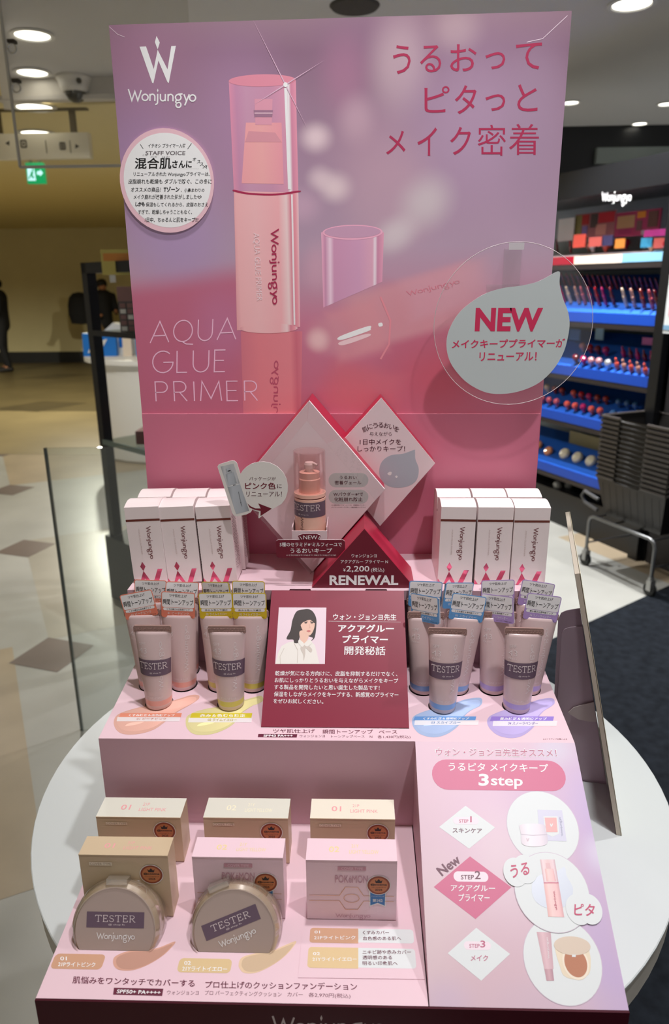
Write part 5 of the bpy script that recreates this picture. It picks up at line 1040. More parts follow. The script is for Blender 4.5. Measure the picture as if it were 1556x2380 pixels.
# ================================================================== diamonds, price block, story card
C_dw = mat('diamond_panel', (232, 208, 212), .4); C_dr = P3('diamond_red', (168, 34, 62), 1.15, .35); C_drd = P3('block_maroon', (84, 8, 28), 1.9, .4); C_ink2 = mat('ink_dark_maroon', (84, 18, 38), .5); C_cov = clear('clear_cover', (1., .99, .99), .035)
C_pill = clear('pill_film', (1, 1, 1), .02, .3, .55, (205, 212, 208)); C_prismw = mat('cut_white_edge', (244, 238, 238), .4)
def diamond(Yf, px4, Ybk, name, label, cat):
    P = [onY(*q_, Yf) for q_ in px4]; ob = (P[2].x, (Yf+Ybk)/2, P[2].z); e = empty(name, ob, label, cat); return P, ob, e
P, DOB, e = diamond(.842, [(719, 932), (552, 1134), (727, 1331), (895, 1138)], .9, 'diamond_case', 'white diamond case with red sides and clear cover holding a tester bottle', 'display case')
P[2].z = max(P[2].z, Z1+.0005)
m = MB(); m.prism(P, (0, .006, 0), C_dw, C_prismw); m.build('front_panel', e, DOB)
m = MB(); m.prism([p+Vector((0, .006, 0)) for p in P], (0, .058, 0), C_dr); m.build('red_box', e, DOB)
c_ = (P[0]+P[1]+P[2]+P[3])/4; Fr = [c_+(p-c_)*.86+Vector((0, -.044, 0)) for p in P]
m = MB(); m.add(P+Fr, [(4, 5, 6, 7), (0, 1, 5, 4), (1, 2, 6, 5), (2, 3, 7, 6), (3, 0, 4, 7)], C_cov); m.build('clear_cover', e, DOB)
m = MB()
for i in range(4): m.tube([Fr[i], Fr[(i+1) % 4]], .0004, C_cov, 5); m.tube([P[i], Fr[i]], .0004, C_cov, 5)
m.build('cover_edge', e, DOB)
PD = Plane((0, .842, 1.27), (1, 0, 0), (0, 0, 1)); X6 = lambda x, y: (620+x/5.557, 1000+y/5.557)
k = Ink(PD); k.rpx(X6(800, 552), X6(1315, 735), .02, C_pill, 1); k.rpx(X6(800, 768), X6(1315, 950), .02, C_pill, 1)
k.line('うるおい', *[X6(945, 0)[0], X6(1165, 0)[0], X6(0, 588)[1], X6(0, 630)[1]], C_ink2, 3, .005); k.line('密着ヴェール', X6(880, 0)[0], X6(1226, 0)[0], X6(0, 650)[1], X6(0, 700)[1], C_ink2, 3, .008)
k.line('Wパウダー※²で', X6(865, 0)[0], X6(1248, 0)[0], X6(0, 800)[1], X6(0, 850)[1], C_ink2, 3, .005); k.line('化粧崩れ防止', X6(874, 0)[0], X6(1240, 0)[0], X6(0, 865)[1], X6(0, 918)[1], C_ink2, 3, .008)
k.line('※2 皮脂吸着パウダー(シリカ)、皮脂固化パウダー', X6(836, 0)[0], X6(1278, 0)[0], X6(0, 958)[1], X6(0, 978)[1], C_ink2); k.line('(マイカ,ヒドロキシアパタイト,酸化亜鉛,ジメチコン)', X6(836, 0)[0], X6(1278, 0)[0], X6(0, 986)[1], X6(0, 1006)[1], C_ink2); k.build('panel_lettering', e, DOB)
# bottle holder + ribbon label on the case
zb = onY(722, 1262, .822).z; bx = onY(721, 1150, .822).x
m = MB(); x0, x1 = bx-.0205, bx+.0205; zt0, zt1 = onY(720, 1234, .80).z, onY(763, 1200, .822).z; zb0 = onY(720, 1262, .80).z
m.box(x0, x1, .800, .8012, zb0, zt0, C_dw); m.box(x0, x0+.0008, .8012, .841, zb0, zt0+.004, C_dw); m.box(x1-.0008, x1, .8012, .841, zb0, zt0+.004, C_dw); m.box(x0, x1, .8012, .841, zb0, zb0+.001, C_dw); m.build('bottle_holder', e, DOB)
PR = Plane((0, .7965, 1.2), (1, 0, 0), (0, 0, 1)); k = MB(); a, b = PR.px(*X6(118, 1415)), PR.px(*X6(1016, 1648))
k.prism([PR.at(u, v) for u, v in rrect(a[0], b[0], b[1], a[1], .0035)], (0, .0008, 0), C_drd, C_prismw); q4 = [PR.at(*PR.px(*X6(*q_))) for q_ in ((430, 1418), (402, 1360), (470, 1338), (640, 1334), (704, 1360), (678, 1418))]; k.prism(q4, (0, .0008, 0), C_drd, C_prismw); rb_ = k.build('ribbon_label', e, DOB)
k = Ink(PR); L6 = lambda t, x0, x1, y0, y1, m_=C_wip, b=.0: k.line(t, X6(x0, 0)[0], X6(x1, 0)[0], X6(0, y0)[1], X6(0, y1)[1], m_, 3, b)
L6('NEW', 474, 656, 1358, 1408, C_wip, .0); L6('5種のセラミド※¹ミルフィーユで', 170, 972, 1448, 1502, C_wip, .008); L6('うるおいキープ', 306, 846, 1522, 1586, C_wip, .008); L6('※1 セラミドEOP,セラミドNG,セラミドNP,セラミドAG,セラミドAP', 258, 896, 1604, 1624)
k.seg([X6(430, 1370), X6(458, 1410)], .0006, C_wip, 3); k.seg([X6(690, 1370), X6(666, 1410)], .0006, C_wip, 3)
o = k.build('ribbon_lettering', rb_, DOB)
# tester bottle of primer
C_bot = mat('primer_peach', (248, 196, 176), .25, coat=.3); C_capc = clear('pink_clear_cap', (.99, .92, .92), .07, body=.05, bodyc=(246, 206, 206)); C_pump = mat('pump_white', (226, 206, 200), .3); C_ring2 = mat('copper_ring', (120, 50, 54), .25, .6)
zc1, zc0, zc2 = onY(720, 1046, .822).z, onY(722, 1142, .822).z, zb0+.0015; rB = .0186; ob = (bx, .8212, zc2); Hc = zc0-zc2; Ht = zc1-zc2
e = empty('primer_bottle', ob, 'peach pink tester bottle with clear cap inside the diamond case', 'bottle')
m = MB(); m.lathe([(rB-.001, 0), (rB, .001), (rB, Hc-.006), (rB-.0008, Hc-.0055), (rB-.0008, Hc-.0045), (rB, Hc-.004), (rB, Hc)], C_bot, 40, mats=[C_bot]*3+[C_ring2]+[C_bot]*2); m.build('bottle_body', e)
m = MB(); m.lathe([(.0125, Hc), (.0125, Hc+.016), (.0118, Hc+.017), (.0118, Hc+.024), (.006, Hc+.0245)], C_bot, 32); m.build('shoulder', e)
m = MB(); m.lathe([(.0048, Hc+.0245), (.0048, Hc+.028), (.0062, Hc+.0282), (.0062, Hc+.033), (.005, Hc+.0355), (.0005, Hc+.036)], C_pump, 20, caps=False); m.tube([(0, 0, Hc+.0335), (.006, -.004, Hc+.0345), (.0095, -.006, Hc+.033)], .0017, C_pump, 8); m.build('pump_head', e)
m = MB(); m.lathe([(rB, Hc+.0005), (rB, Ht-.0006), (rB-.0006, Ht), (.0005, Ht)], C_capc, 40, caps=False); m.lathe([(rB-.0014, Hc+.0005), (rB-.0014, Ht-.0015), (.0005, Ht-.0015)], C_capc, 40, caps=False); m.build('clear_cap', e)
def wrap(mb, g, bl, br, tl, m_, r=rB, h=.0003):     # (arc length, z) on the bottle
    P = []
    for q in g[0]:
        u = bl[0]+(br[0]-bl[0])*q[0]+(tl[0]-bl[0])*q[1]; z = bl[1]+(br[1]-bl[1])*q[0]+(tl[1]-bl[1])*q[1]; t = u/r-PI/2
        P.append(((r+h)*math.cos(t), (r+h)*math.sin(t), z))
    mb.add(P, g[1], m_)
m = MB(); zs1, zs0 = Hc-.0085, Hc-.0265; nn = 26; P_ = [((rB+.0002)*math.cos(-PI*.96+PI*.88*i/nn), (rB+.0002)*math.sin(-PI*.96+PI*.88*i/nn), z) for z in (zs0, zs1) for i in range(nn+1)]
m.add(P_, [(i, i+1, nn+2+i, nn+1+i) for i in range(nn)], C_test, smooth=True); m.build('tester_sticker', e)
m = MB(); wrap(m, caps('TESTER', .09, .14, SERIF), (-.0245, Hc-.0185), (.0135, Hc-.0185), (-.0245, Hc-.0110), C_tcap, h=.0005); wrap(m, glyphs('@ shop fn'), (-.014, Hc-.0240), (-.001, Hc-.0240), (-.014, Hc-.0222), C_tcap, h=.0005); m.build('tester_lettering', e)
m = MB(); g_ = logo(.16); wrap(m, g_, (-.0130, Hc-.0250), (-.0120, Hc-.062), (-.0065, Hc-.0250), mat('bottle_ink', (90, 40, 40), .4)); clipz(m, .0005); m.build('brand_lettering', e)
# second diamond
P, ob, e = diamond(.872, [(887, 925), (757, 1068), (884, 1222.5), (1012, 1077)], .906, 'diamond_sign', 'pale pink diamond sign with water drop print, right of the diamond case', 'sign')
m = MB(); m.prism(P, (0, .003, 0), C_dw, C_prismw); fp_ = m.build('front_panel', e, ob)
m = MB(); m.prism([p+Vector((0, .003, 0)) for p in P], (0, .0312, 0), C_dr); m.build('red_box', e, ob)
PS = Plane((0, .872, 1.3), (1, 0, 0), (0, 0, 1)); k = Ink(PS); X5 = lambda x, y: (500+x/2.992, 900+y/2.992)
C_drop = mat('drop_grey_blue', (176, 178, 188), .35); k.curve([X5(1143, 590), X5(1160, 520), X5(1220, 475), X5(1310, 462), X5(1385, 436), X5(1392, 445), X5(1395, 500), X5(1418, 570), X5(1400, 650), X5(1330, 692), X5(1230, 695), X5(1165, 655)], C_drop, 1)
k.curve([X5(1200, 600), X5(1215, 588), X5(1230, 592), X5(1225, 610), X5(1210, 612)], mat('drop_glint', (230, 230, 228), .3), 3); k.curve([X5(1254, 620), X5(1264, 614), X5(1272, 622), X5(1262, 631)], mat('drop_glint', (230, 230, 228), .3), 3)
for i, (ch, x, y, a) in enumerate((('肌', 1043, 293, 20), ('に', 1078, 274, 14), ('う', 1116, 266, 6), ('る', 1154, 263, 0), ('お', 1193, 266, -6), ('い', 1230, 276, -12), ('を', 1264, 291, -18))):
    c0 = PS.px(*X5(x, y)); s_ = .0031; ca, sa = math.cos(math.radians(a)), math.sin(math.radians(a)); f_ = lambda u, v: (c0[0]+u*ca-v*sa, c0[1]+u*sa+v*ca)
    k.put(glyphs(ch, .008), f_(-s_, -s_), f_(s_, -s_), f_(-s_, s_), C_ink2, 3)
k.line('与えながら', X5(1076, 0)[0], X5(1230, 0)[0], X5(0, 310)[1], X5(0, 338)[1], C_ink2, 3); k.line('1日中メイクを', X5(1008, 0)[0], X5(1295, 0)[0], X5(0, 360)[1], X5(0, 400)[1], C_ink2, 3, .008); k.line('しっかりキープ！', X5(992, 0)[0], X5(1322, 0)[0], X5(0, 408)[1], X5(0, 447)[1], C_ink2, 3, .008); k.build('sign_print', fp_, ob)
# price block
Yf = .7925; A = onY(847.6, 1229, Yf); Lb_, Rb = onZ(725.6, 1366, Z1), onZ(964.6, 1366, Z1); ob = ((Lb_.x+Rb.x)/2, .84, Z1)
e = empty('price_block', ob, 'maroon triangular price block reading RENEWAL on the upper step', 'price block')
F3 = [Vector((A.x, Yf, A.z)), Vector((Lb_.x, Yf, Z1+.0004)), Vector((Rb.x, Yf, Z1+.0004))]
m = MB(); m.prism(F3, (0, .003, 0), C_drd, C_dr); m.build('front_face', e, ob)
m = MB(); m.prism([F3[0]+Vector((0, .003, .0002)), F3[1]+Vector((-.0002, .003, 0)), F3[2]+Vector((.0002, .003, 0))], (0, .062, 0), C_dr); m.build('red_body', e, ob)
PQ = Plane((0, Yf, 1.2), (1, 0, 0), (0, 0, 1)); k = Ink(PQ); L5 = lambda t, x0, x1, y0, y1, b=.0, g=None: k.line(t, X5(x0, 0)[0], X5(x1, 0)[0], X5(0, y0)[1], X5(0, y1)[1], C_wip, 2, b)
L5('ウォンジョンヨ', 950, 1125, 1160, 1184, .006); L5('アクアグルー プライマー N', 875, 1203, 1200, 1225, .006); L5('¥', 893, 909, 1260, 1282, .01); L5('2,200', 914, 1074, 1243, 1288, .012); L5('(税込)', 1086, 1178, 1255, 1288, .006); L5(glyphs('RENEWAL', .035), 797, 1275, 1308, 1376)
k.build('price_lettering', e, ob)
# story card
C_st = mat('story_maroon', (142, 44, 66), .38); b0, b1 = onP(607, 1690, PM.O, PM.N), onP(951.6, 1693, PM.O, PM.N); yt = Y1-.0015; t0, t1 = onY(632, 1372, yt), onY(939.4, 1373, yt)
ob = ((b0.x+b1.x)/2, b0.y, b0.z); e = empty('story_card', ob, 'maroon slanted card with portrait photo and white text on the middle step', 'card')
y0 = (b0.y+b1.y)/2; z0 = (b0.z+b1.z)/2+.0012; z1 = (t0.z+t1.z)/2; PSt = Plane((0, y0, z0), (1, 0, 0), (0, yt-y0, z1-z0)); qs = [PSt.px(*q_) for q_ in ((607, 1689), (951.6, 1692), (939.4, 1373), (632, 1372))]
m = MB(); m.prism([PSt.at(u, v) for u, v in qs], -PSt.N*.0012, C_st, C_mar); m.build('board', e, ob)
m = MB(); bq = [PSt.at(*qs[0]), PSt.at(*qs[1]), PSt.at(*qs[2]), PSt.at(*qs[3])]
for a, b in ((0, 3), (1, 2)): A_, B_ = bq[a], bq[b]; ix = .003 if a == 0 else -.003; m.prism([A_+Vector((ix, .003, -.0004)), B_+Vector((ix, 0, -.006)), Vector((B_.x+ix, B_.y-.002, A_.z+.012)), Vector((A_.x+ix, B_.y-.002, A_.z+.012))], (.0008 if ix < 0 else -.0008, 0, 0), C_mar)
m.build('side_flap', e, ob)
m = MB()
for px in (698, 875): u_, v_ = PSt.px(px, 1373); m.prism([PSt.at(u_-.013, v_, 0), PSt.at(u_+.013, v_, 0), PSt.at(u_+.012, v_+.0022, 0), PSt.at(u_-.012, v_+.0022, 0)], -PSt.N*.001, C_mar)
m.build('top_tab', e, ob)
C_skn = mat('photo_skin', (238, 196, 176), .5); C_hr = mat('photo_hair', (64, 54, 52), .5); C_sh_ = mat('photo_blouse', (240, 234, 226), .5); C_shd = mat('photo_blouse_line', (212, 200, 190), .5)
XS = lambda x, y: (600+x/4.095, 1350+y/4.095); k = Ink(PSt); cv = lambda L, m_, ly: k.curve([XS(*q_) for q_ in L], m_, ly)
k.poly([XS(199, 253), XS(652, 255), XS(637, 792), XS(164, 792)], mat('photo_backdrop', (240, 216, 226), .5), 1)
k.fill([PSt.px(*XS(*q_)) for q_ in ((166, 791), (190, 690), (225, 620), (290, 585), (400, 565), (500, 570), (540, 610), (560, 680), (585, 791))], C_sh_, 2)
cv([(398, 480), (470, 480), (480, 540), (440, 596), (405, 560)], C_skn, 4)
cv([(440, 272), (370, 290), (330, 370), (310, 470), (272, 552), (335, 560), (345, 590), (385, 588), (410, 520), (520, 540), (505, 570), (540, 540), (556, 430), (553, 350), (520, 290), (480, 270)], C_hr, 3)
cv([(405, 400), (440, 380), (500, 360), (535, 385), (540, 430), (520, 490), (490, 522), (455, 505), (420, 460)], C_skn, 5)
cv([(430, 285), (385, 330), (380, 400), (395, 470), (408, 420), (445, 385), (500, 372), (536, 402), (548, 380), (530, 310), (480, 278)], C_hr, 6)
for x in (457, 515): cv([(x-16, 400), (x, 393), (x+14, 399), (x, 406)], C_hr, 7); k.seg([XS(x-18, 388), XS(x, 382), XS(x+16, 386)], .0005, C_hr, 7)
cv([(463, 478), (485, 470), (503, 478), (485, 490)], mat('photo_lips', (206, 120, 116), .5), 7); k.seg([XS(488, 412), XS(497, 445), XS(484, 450)], .0004, mat('photo_nose', (214, 164, 146), .5), 7)
cv([(440, 600), (405, 640), (430, 700), (435, 760), (450, 700), (455, 640), (500, 680), (515, 650), (460, 600)], C_shd, 5); k.seg([XS(345, 595), XS(380, 660), XS(375, 780)], .0006, C_shd, 5); k.seg([XS(250, 640), XS(210, 720), XS(215, 790)], .0005, C_shd, 5); cv([(395, 560), (440, 600), (420, 630), (385, 590)], C_sh_, 6); cv([(440, 600), (490, 560), (515, 590), (470, 625)], C_sh_, 6)
k.build('portrait_photo', e, ob)
k = Ink(PSt); T_ = lambda t, x0, x1, y0, y1, b=.02, sl=3: k.text(t, XS(x0, y1-sl*.5), XS(x1, y1+sl), XS(x0+3, y0), C_wi, 2, b)
T_('ウォン・ジョンヨ先生', 714, 1318, 312, 375, .014); k.seg([XS(672, 384), XS(1360, 392)], .0003, C_wi, 2); T_('アクアグルー', 762, 1295, 413, 490, .03); T_('プライマー', 803, 1237, 515, 595, .03); T_('開発秘話', 822, 1213, 620, 706, .012)
for i, (t, x0, x1, yt_, yb_) in enumerate((('乾燥が気になる方向けに、皮脂を抑制するだけでなく、', 162, 1328, 856, 905), ('お肌にしっかりとうるおいを与えながらメイクをキープ', 158, 1336, 922, 970), ('する製品を開発したいと思い誕生した製品です！', 154, 1158, 988, 1036), ('保湿をしながらメイクをキープする、新感覚のプライマー', 150, 1338, 1054, 1104), ('をぜひお試しください。', 146, 622, 1120, 1168))): T_(t, x0, x1, yt_, yb_, .008, 5)
k.build('story_lettering', e, ob)

# ================================================================== cards fixed to the display
# speech bubble
Yq = .7962; PBb = Plane((0, Yq, 1.28), (1, 0, 0), (0, 0, 1)); XB = lambda x, y: (500+x/8.644, 1060+y/8.644)
out = [(48, 210), (75, 170), (130, 150), (330, 90), (390, 95), (430, 125), (450, 160), (510, 360), (560, 285), (640, 210), (740, 150), (860, 118), (980, 112), (1110, 135), (1250, 205), (1370, 325), (1440, 460), (1468, 600), (1460, 720), (1420, 850), (1340, 960), (1195, 1045), (1050, 1120), (885, 1252), (872, 1240), (885, 1120), (820, 1105), (750, 1075), (720, 1130), (640, 1170), (450, 1215), (390, 1200), (350, 1150)]
C_bub = mat('bubble_white', (232, 228, 222), .45); pts = [PBb.px(*XB(*q_)) for q_ in out]; c0 = PBb.at(*PBb.px(615, 1135)); ob = tuple(c0)
e = empty('speech_bubble_card', ob, 'white speech bubble card with grey bottle picture, left of the diamond case', 'card')
from mathutils.geometry import tessellate_polygon
m = MB(); TT = tessellate_polygon([[Vector((*p, 0)) for p in pts]]); V = [PBb.at(*p) for p in pts]; V2 = [v+Vector((0, .0008, 0)) for v in V]; n = len(V)
m.add(V, [list(t) for t in TT], C_bub); m.add(V2, [list(t) for t in TT], C_bub); m.add(V+V2, [((i+1) % n, i, n+i, n+(i+1) % n) for i in range(n)], C_prismw); m.build('card_board', e, ob)
R_gb = ramp('print_grey_bottle', [(0, (120, 124, 128)), (.25, (150, 155, 160)), (.75, (140, 145, 150)), (1, (112, 116, 120))], 'X', .4, 1.7); R_gc2 = ramp('print_grey_cap', [(0, (130, 132, 134)), (.2, (160, 162, 164)), (.5, (150, 152, 154)), (.85, (158, 160, 162)), (1, (122, 124, 126))], 'X', .4, 1.7)
k = Ink(PBb); k.fill([PBb.px(*XB(*q_)) for q_ in ((112, 212), (375, 150), (500, 550), (250, 622))], R_gc2, 1); k.fill([PBb.px(*XB(*q_)) for q_ in ((250, 622), (500, 550), (690, 1100), (425, 1168))], R_gb, 1); k.seg([XB(275, 610), XB(497, 558)], .0005, C_wip, 3); k.seg([XB(362, 588), XB(412, 576)], .0006, C_tagk, 4)
k.fill([PBb.px(*XB(*q_)) for q_ in ((215, 370), (375, 320), (440, 545), (270, 590))], R_gb, 2); k.fill([PBb.px(*XB(*q_)) for q_ in ((215, 260), (290, 225), (345, 325), (240, 350))], R_gb, 3); k.fill([PBb.px(*XB(*q_)) for q_ in ((250, 295), (310, 280), (316, 296), (258, 312))], C_tagk, 4)
k.text(logo(.2), XB(455, 720), XB(530, 1015), XB(482, 708), C_tagk, 4); k.build('printed_bottle', e, ob)
k = Ink(PBb); k.fill([PBb.px(*XB(*q_)) for q_ in ((650, 950), (720, 1010), (810, 1050), (920, 1052), (870, 950), (1145, 1055), (915, 1205), (918, 1100), (800, 1080), (700, 1035))], C_drd, 2); k.build('maroon_arrow', e, ob)
k = Ink(PBb); TB = lambda t, x0, x1, y0, y1, m_, b=.0: k.line(t, XB(x0, 0)[0], XB(x1, 0)[0], XB(0, y0)[1], XB(0, y1)[1], m_, 2, b)
TB('パッケージが', 690, 1222, 415, 490, C_ink2); TB('ピンク色', 605, 1220, 530, 668, C_drd, .02); TB('に', 1250, 1342, 565, 645, C_ink2, .01); TB('リニューアル！', 632, 1345, 712, 815, C_ink2, .005); k.build('bubble_lettering', e, ob)
# NEW drop on a clear disc with its clear strip
Yw = .868; PW = Plane((0, Yw, 1.45), (1, 0, 0), (0, 0, 1)); c0 = PW.px(1193, 757); rr = abs(PW.px(1378, 757)[0]-c0[0]); ob = tuple(PW.at(*c0))
e = empty('drop_wobbler', ob, 'grey water drop tag reading NEW on a clear disc at the backboard edge', 'tag')
C_disc = clear('disc_film', (.99, .99, .99), .025, body=.02); C_drp = P3('drop_tag_grey', (150, 157, 157), 1.75, .4)
m = MB(); N_ = 64; ring = [PW.at(c0[0]+rr*math.cos(2*PI*i/N_), c0[1]+rr*1.0*math.sin(2*PI*i/N_)) for i in range(N_)]; m.prism(ring, (0, .0005, 0), C_disc); m.build('clear_disc', e, ob)
m = MB(); m.tube(ring+[ring[0], ring[1]], .00035, mat('disc_cut_edge', (206, 196, 196), .25), 5); m.build('disc_edge', e, ob)
XN = lambda x, y: (760+x/2.431, 480+y/2.431); dro = [(676, 780), (690, 700), (740, 610), (810, 545), (900, 490), (1000, 460), (1100, 447), (1190, 425), (1250, 395), (1300, 368), (1316, 370), (1318, 385), (1316, 440), (1335, 520), (1362, 590), (1372, 660), (1362, 740), (1335, 830), (1280, 920), (1200, 995), (1100, 1040), (1000, 1058), (900, 1050), (800, 1000), (730, 930), (690, 860)]
k = Ink(PW); P2 = [PW.px(*XN(*q_)) for q_ in dro]; sm_ = []
for i in range(len(P2)):
    a, b, c, d = [Vector(P2[(i+j) % len(P2)]) for j in (-1, 0, 1, 2)]
    for t in (0, .25, .5, .75):
        q_ = .5*((2*b)+(c-a)*t+(2*a-5*b+4*c-d)*t*t+(3*b-a-3*c+d)*t**3); sm_.append((q_.x, q_.y))
TT = tessellate_polygon([[Vector((*p, 0)) for p in sm_]]); V = [PW.at(u, v, .0009) for u, v in sm_]; V2 = [v+Vector((0, .0006, 0)) for v in V]; n = len(V); m = MB(); m.add(V, [list(t) for t in TT], C_drp); m.add(V2, [list(t) for t in TT], C_drp); m.add(V+V2, [((i+1) % n, i, n+i, n+(i+1) % n) for i in range(n)], C_prismw); dr_ = m.build('drop_card', e, ob)
PW2 = Plane((0, Yw-.0009, 1.45), (1, 0, 0), (0, 0, 1)); k = Ink(PW2); C_nw = P3('new_crimson', (160, 30, 66), 1.75)
k.text(glyphs('NEW', .04), XN(836, 706), XN(1213, 706), XN(843, 573), C_nw); k.text('メイクキーププライマーが', XN(706, 802), XN(1345, 796), XN(708, 752), C_nw, 2, .02); k.text('リニューアル！', XN(862, 874), XN(1185, 872), XN(864, 824), C_nw, 2, .02); k.build('drop_lettering', dr_, ob)
C_strip = clear('clear_strip', (.98, .97, .98), .03, body=.10, bodyc=(236, 222, 226)); a, b = PW.px(1184, 564), PW.px(1219, 576)
m = MB(); s0 = onY(1172, 600, YB-.0012); s1 = onY(1208, 670, YB-.0012)
m.box(s0.x, s1.x, YB-.0012, YB-.0004, s1.z, onY(1190, 577, YB).z, C_strip); m.add([(s0.x, YB-.0012, s0.z+.012), (s1.x, YB-.0012, s0.z+.012), PW.at(b[0], b[1]+.001), PW.at(a[0], b[1]+.001)], [(0, 1, 2, 3)], C_strip); m.prism([PW.at(a[0], b[1]-.002), PW.at(b[0], b[1]-.002), PW.at(b[0], a[1]), PW.at(a[0], a[1])], (0, -.0004, 0), clear('clip_film', (.97, .97, .97), .2, body=.45, bodyc=(240, 238, 238)))
m.build('clear_strip', e, ob)
m = MB(); s0, s1 = onY(1132, 661, YB-.001), onY(1212, 720, YB-.001); m.box(s0.x, s1.x, YB-.001, YB-.0004, s1.z, s0.z, C_strip); m.build('adhesive_base', e, ob)
# round staff-voice card
PV = Plane((0, YB-.0016, 1.45), (1, 0, 0), (0, 0, 1)); XV = lambda x, y: (270+x/6.483, 280+y/6.481); c0 = PV.px(*XV(765, 918)); ob = tuple(PV.at(*c0)); ru = abs(PV.px(*XV(1475, 918))[0]-c0[0]); rv = abs(PV.px(*XV(765, 1692))[1]-c0[1])
e = empty('staff_voice_card', ob, 'round handwritten white card with pink rim stuck on the backboard', 'card')
m = MB(); m.prism([PV.at(c0[0]+ru*1.0*math.cos(t*PI/24), c0[1]+rv*math.sin(t*PI/24)) for t in range(48)], (0, .001, 0), P3('card_rim_pink', (186, 152, 160), 1.95)); cb = m.build('card_disc', e, ob)
k = Ink(PV); c1_ = PV.px(*XV(772, 912)); k.ell(c1_[0], c1_[1], ru*.925, rv*.905, P3('card_white', (192, 188, 192), 2.0), 1, 64)
V_ = lambda t, x0, x1, y0, y1, m_, b=.0, sl=0.: k.text(t, XV(x0, y1), XV(x1, y1-sl), XV(x0+4, y0), m_, 2, b)
C_pen = mat('pen_black', (14, 12, 16), .5); C_grp = mat('print_grey_caps', (120, 112, 116), .5)
V_('イチオシ プライマー入荷', 480, 1045, 350, 412, C_pen, .012); k.seg([XV(365, 358), XV(408, 425)], .0006, C_pen, 2); k.seg([XV(1138, 345), XV(1080, 430)], .0006, C_pen, 2); V_('STAFF VOICE', 442, 1042, 460, 522, C_grp, .02)
V_('混合肌', 280, 832, 560, 732, C_pen, .018); V_('さんに', 845, 1140, 600, 715, C_pen, .03); V_('こん', 400, 470, 510, 535, C_pen); V_('ごう', 520, 610, 535, 560, C_pen); V_('はだ', 690, 805, 540, 572, C_pen)
for ch, x, y in (('オ', 1180, 585), ('ス', 1245, 622), ('ス', 1290, 660), ('メ', 1330, 695), ('！', 1382, 702)): V_(ch, x-26, x+26 if ch != '！' else x-12, y-26, y+26, C_pen, .01)
for t, x0, x1, y0, y1, b in (('リニューアルされた Wonjungyoプライマーは、', 260, 1410, 775, 850, .014), ('皮脂崩れも乾燥も ダブルで防ぐ、この冬に', 182, 1440, 880, 958, .012), ('オススメの商品！', 222, 675, 1005, 1080, .012), ('Tゾーン', 715, 955, 995, 1080, .04), ('、小鼻まわりの', 975, 1330, 1020, 1080, .014), ('メイク崩れが改善された気がしました', 262, 1215, 1115, 1190, .012), ('しかも', 290, 430, 1225, 1295, .05), ('保湿もしてくれるから、皮脂のおさえ', 445, 1385, 1235, 1300, .012), ('すぎで、乾燥しちゃうこともなく、', 330, 1145, 1345, 1415, .012), ('1日中、ちゅるんと肌をキープ!!!', 432, 1235, 1460, 1535, .014)): V_(t, x0, x1, y0, y1, C_pen, b)
k.seg([XV(1228, 1148), XV(1240, 1135), XV(1255, 1150), XV(1275, 1132), XV(1288, 1150), XV(1255, 1175), XV(1228, 1148)], .0005, C_pen, 3)
k.seg([XV(265, 730), XV(1250, 730)], .0001, C_grp, 2); k.build('handwriting', cb, ob)

# ================================================================== cushion cartons on the lower tray
C_bei = mat('carton_beige', (206, 184, 152), .35); C_beit = mat('carton_beige_grey', (222, 220, 206), .38); C_cpk = mat('carton_pink', (238, 208, 217), .35); C_gold = mat('gold_foil', (196, 142, 84), .3, .8); C_cosm = mat('award_orange', (196, 120, 72), .4); C_cosr = mat('award_ring', (140, 62, 34), .4); C_cosb = mat('award_black', (34, 20, 20), .5); C_rib = mat('award_ribbon_blue', (40, 112, 176), .4); C_cvt = mat('cover_type_pale', (240, 226, 204), .4)
ztr = lambda y: ZF+(y-YF)*(ZR-ZF)/(Y2-YF)
CW, CD, CH = .0855, .030, .0825
def award(k, cx, cz, r, ribbon):
    if ribbon: k.fill([(cx-r*.78, cz-r*.5), (cx+r*.62, cz-r*.5), (cx+r*.60, cz-r*2.25), (cx-r*.07, cz-r*1.95), (cx-r*.75, cz-r*2.25)], C_wht, 1); k.fill([(cx-r*.70, cz-r*.5), (cx+r*.55, cz-r*.5), (cx+r*.53, cz-r*2.13), (cx-r*.07, cz-r*1.85), (cx-r*.68, cz-r*2.13)], C_rib, 2); k.uvtext('クッションファンデ', cx-r*.6, cx+r*.46, cz-r*1.22, r*.14, C_wht, 4); k.uvtext('第3位', cx-r*.5, cx+r*.36, cz-r*1.75, r*.32, C_wht, 4, .01)
    k.ell(cx, cz, r, r, C_wht, 3); k.ell(cx, cz, r*.94, r*.94, C_cosr, 4); k.ell(cx, cz, r*.78, r*.78, C_cosm, 5)
    k.fill([(cx-r*.32, cz+r*.58), (cx-r*.17, cz+r*.42), (cx, cz+r*.66), (cx+r*.17, cz+r*.42), (cx+r*.32, cz+r*.58), (cx+r*.24, cz+r*.24), (cx-r*.24, cz+r*.24)], C_cosb, 6)
    k.uvtext('@cosme', cx-r*.68, cx+r*.68, cz-r*.06, r*.24, C_cosb, 6, .03); k.uvtext('ベストコスメアワード', cx-r*.6, cx+r*.6, cz-r*.28, r*.13, C_cosb, 6, .01); k.uvtext('2025', cx-r*.3, cx+r*.3, cz-r*.56, r*.2, C_cosb, 6, .02)
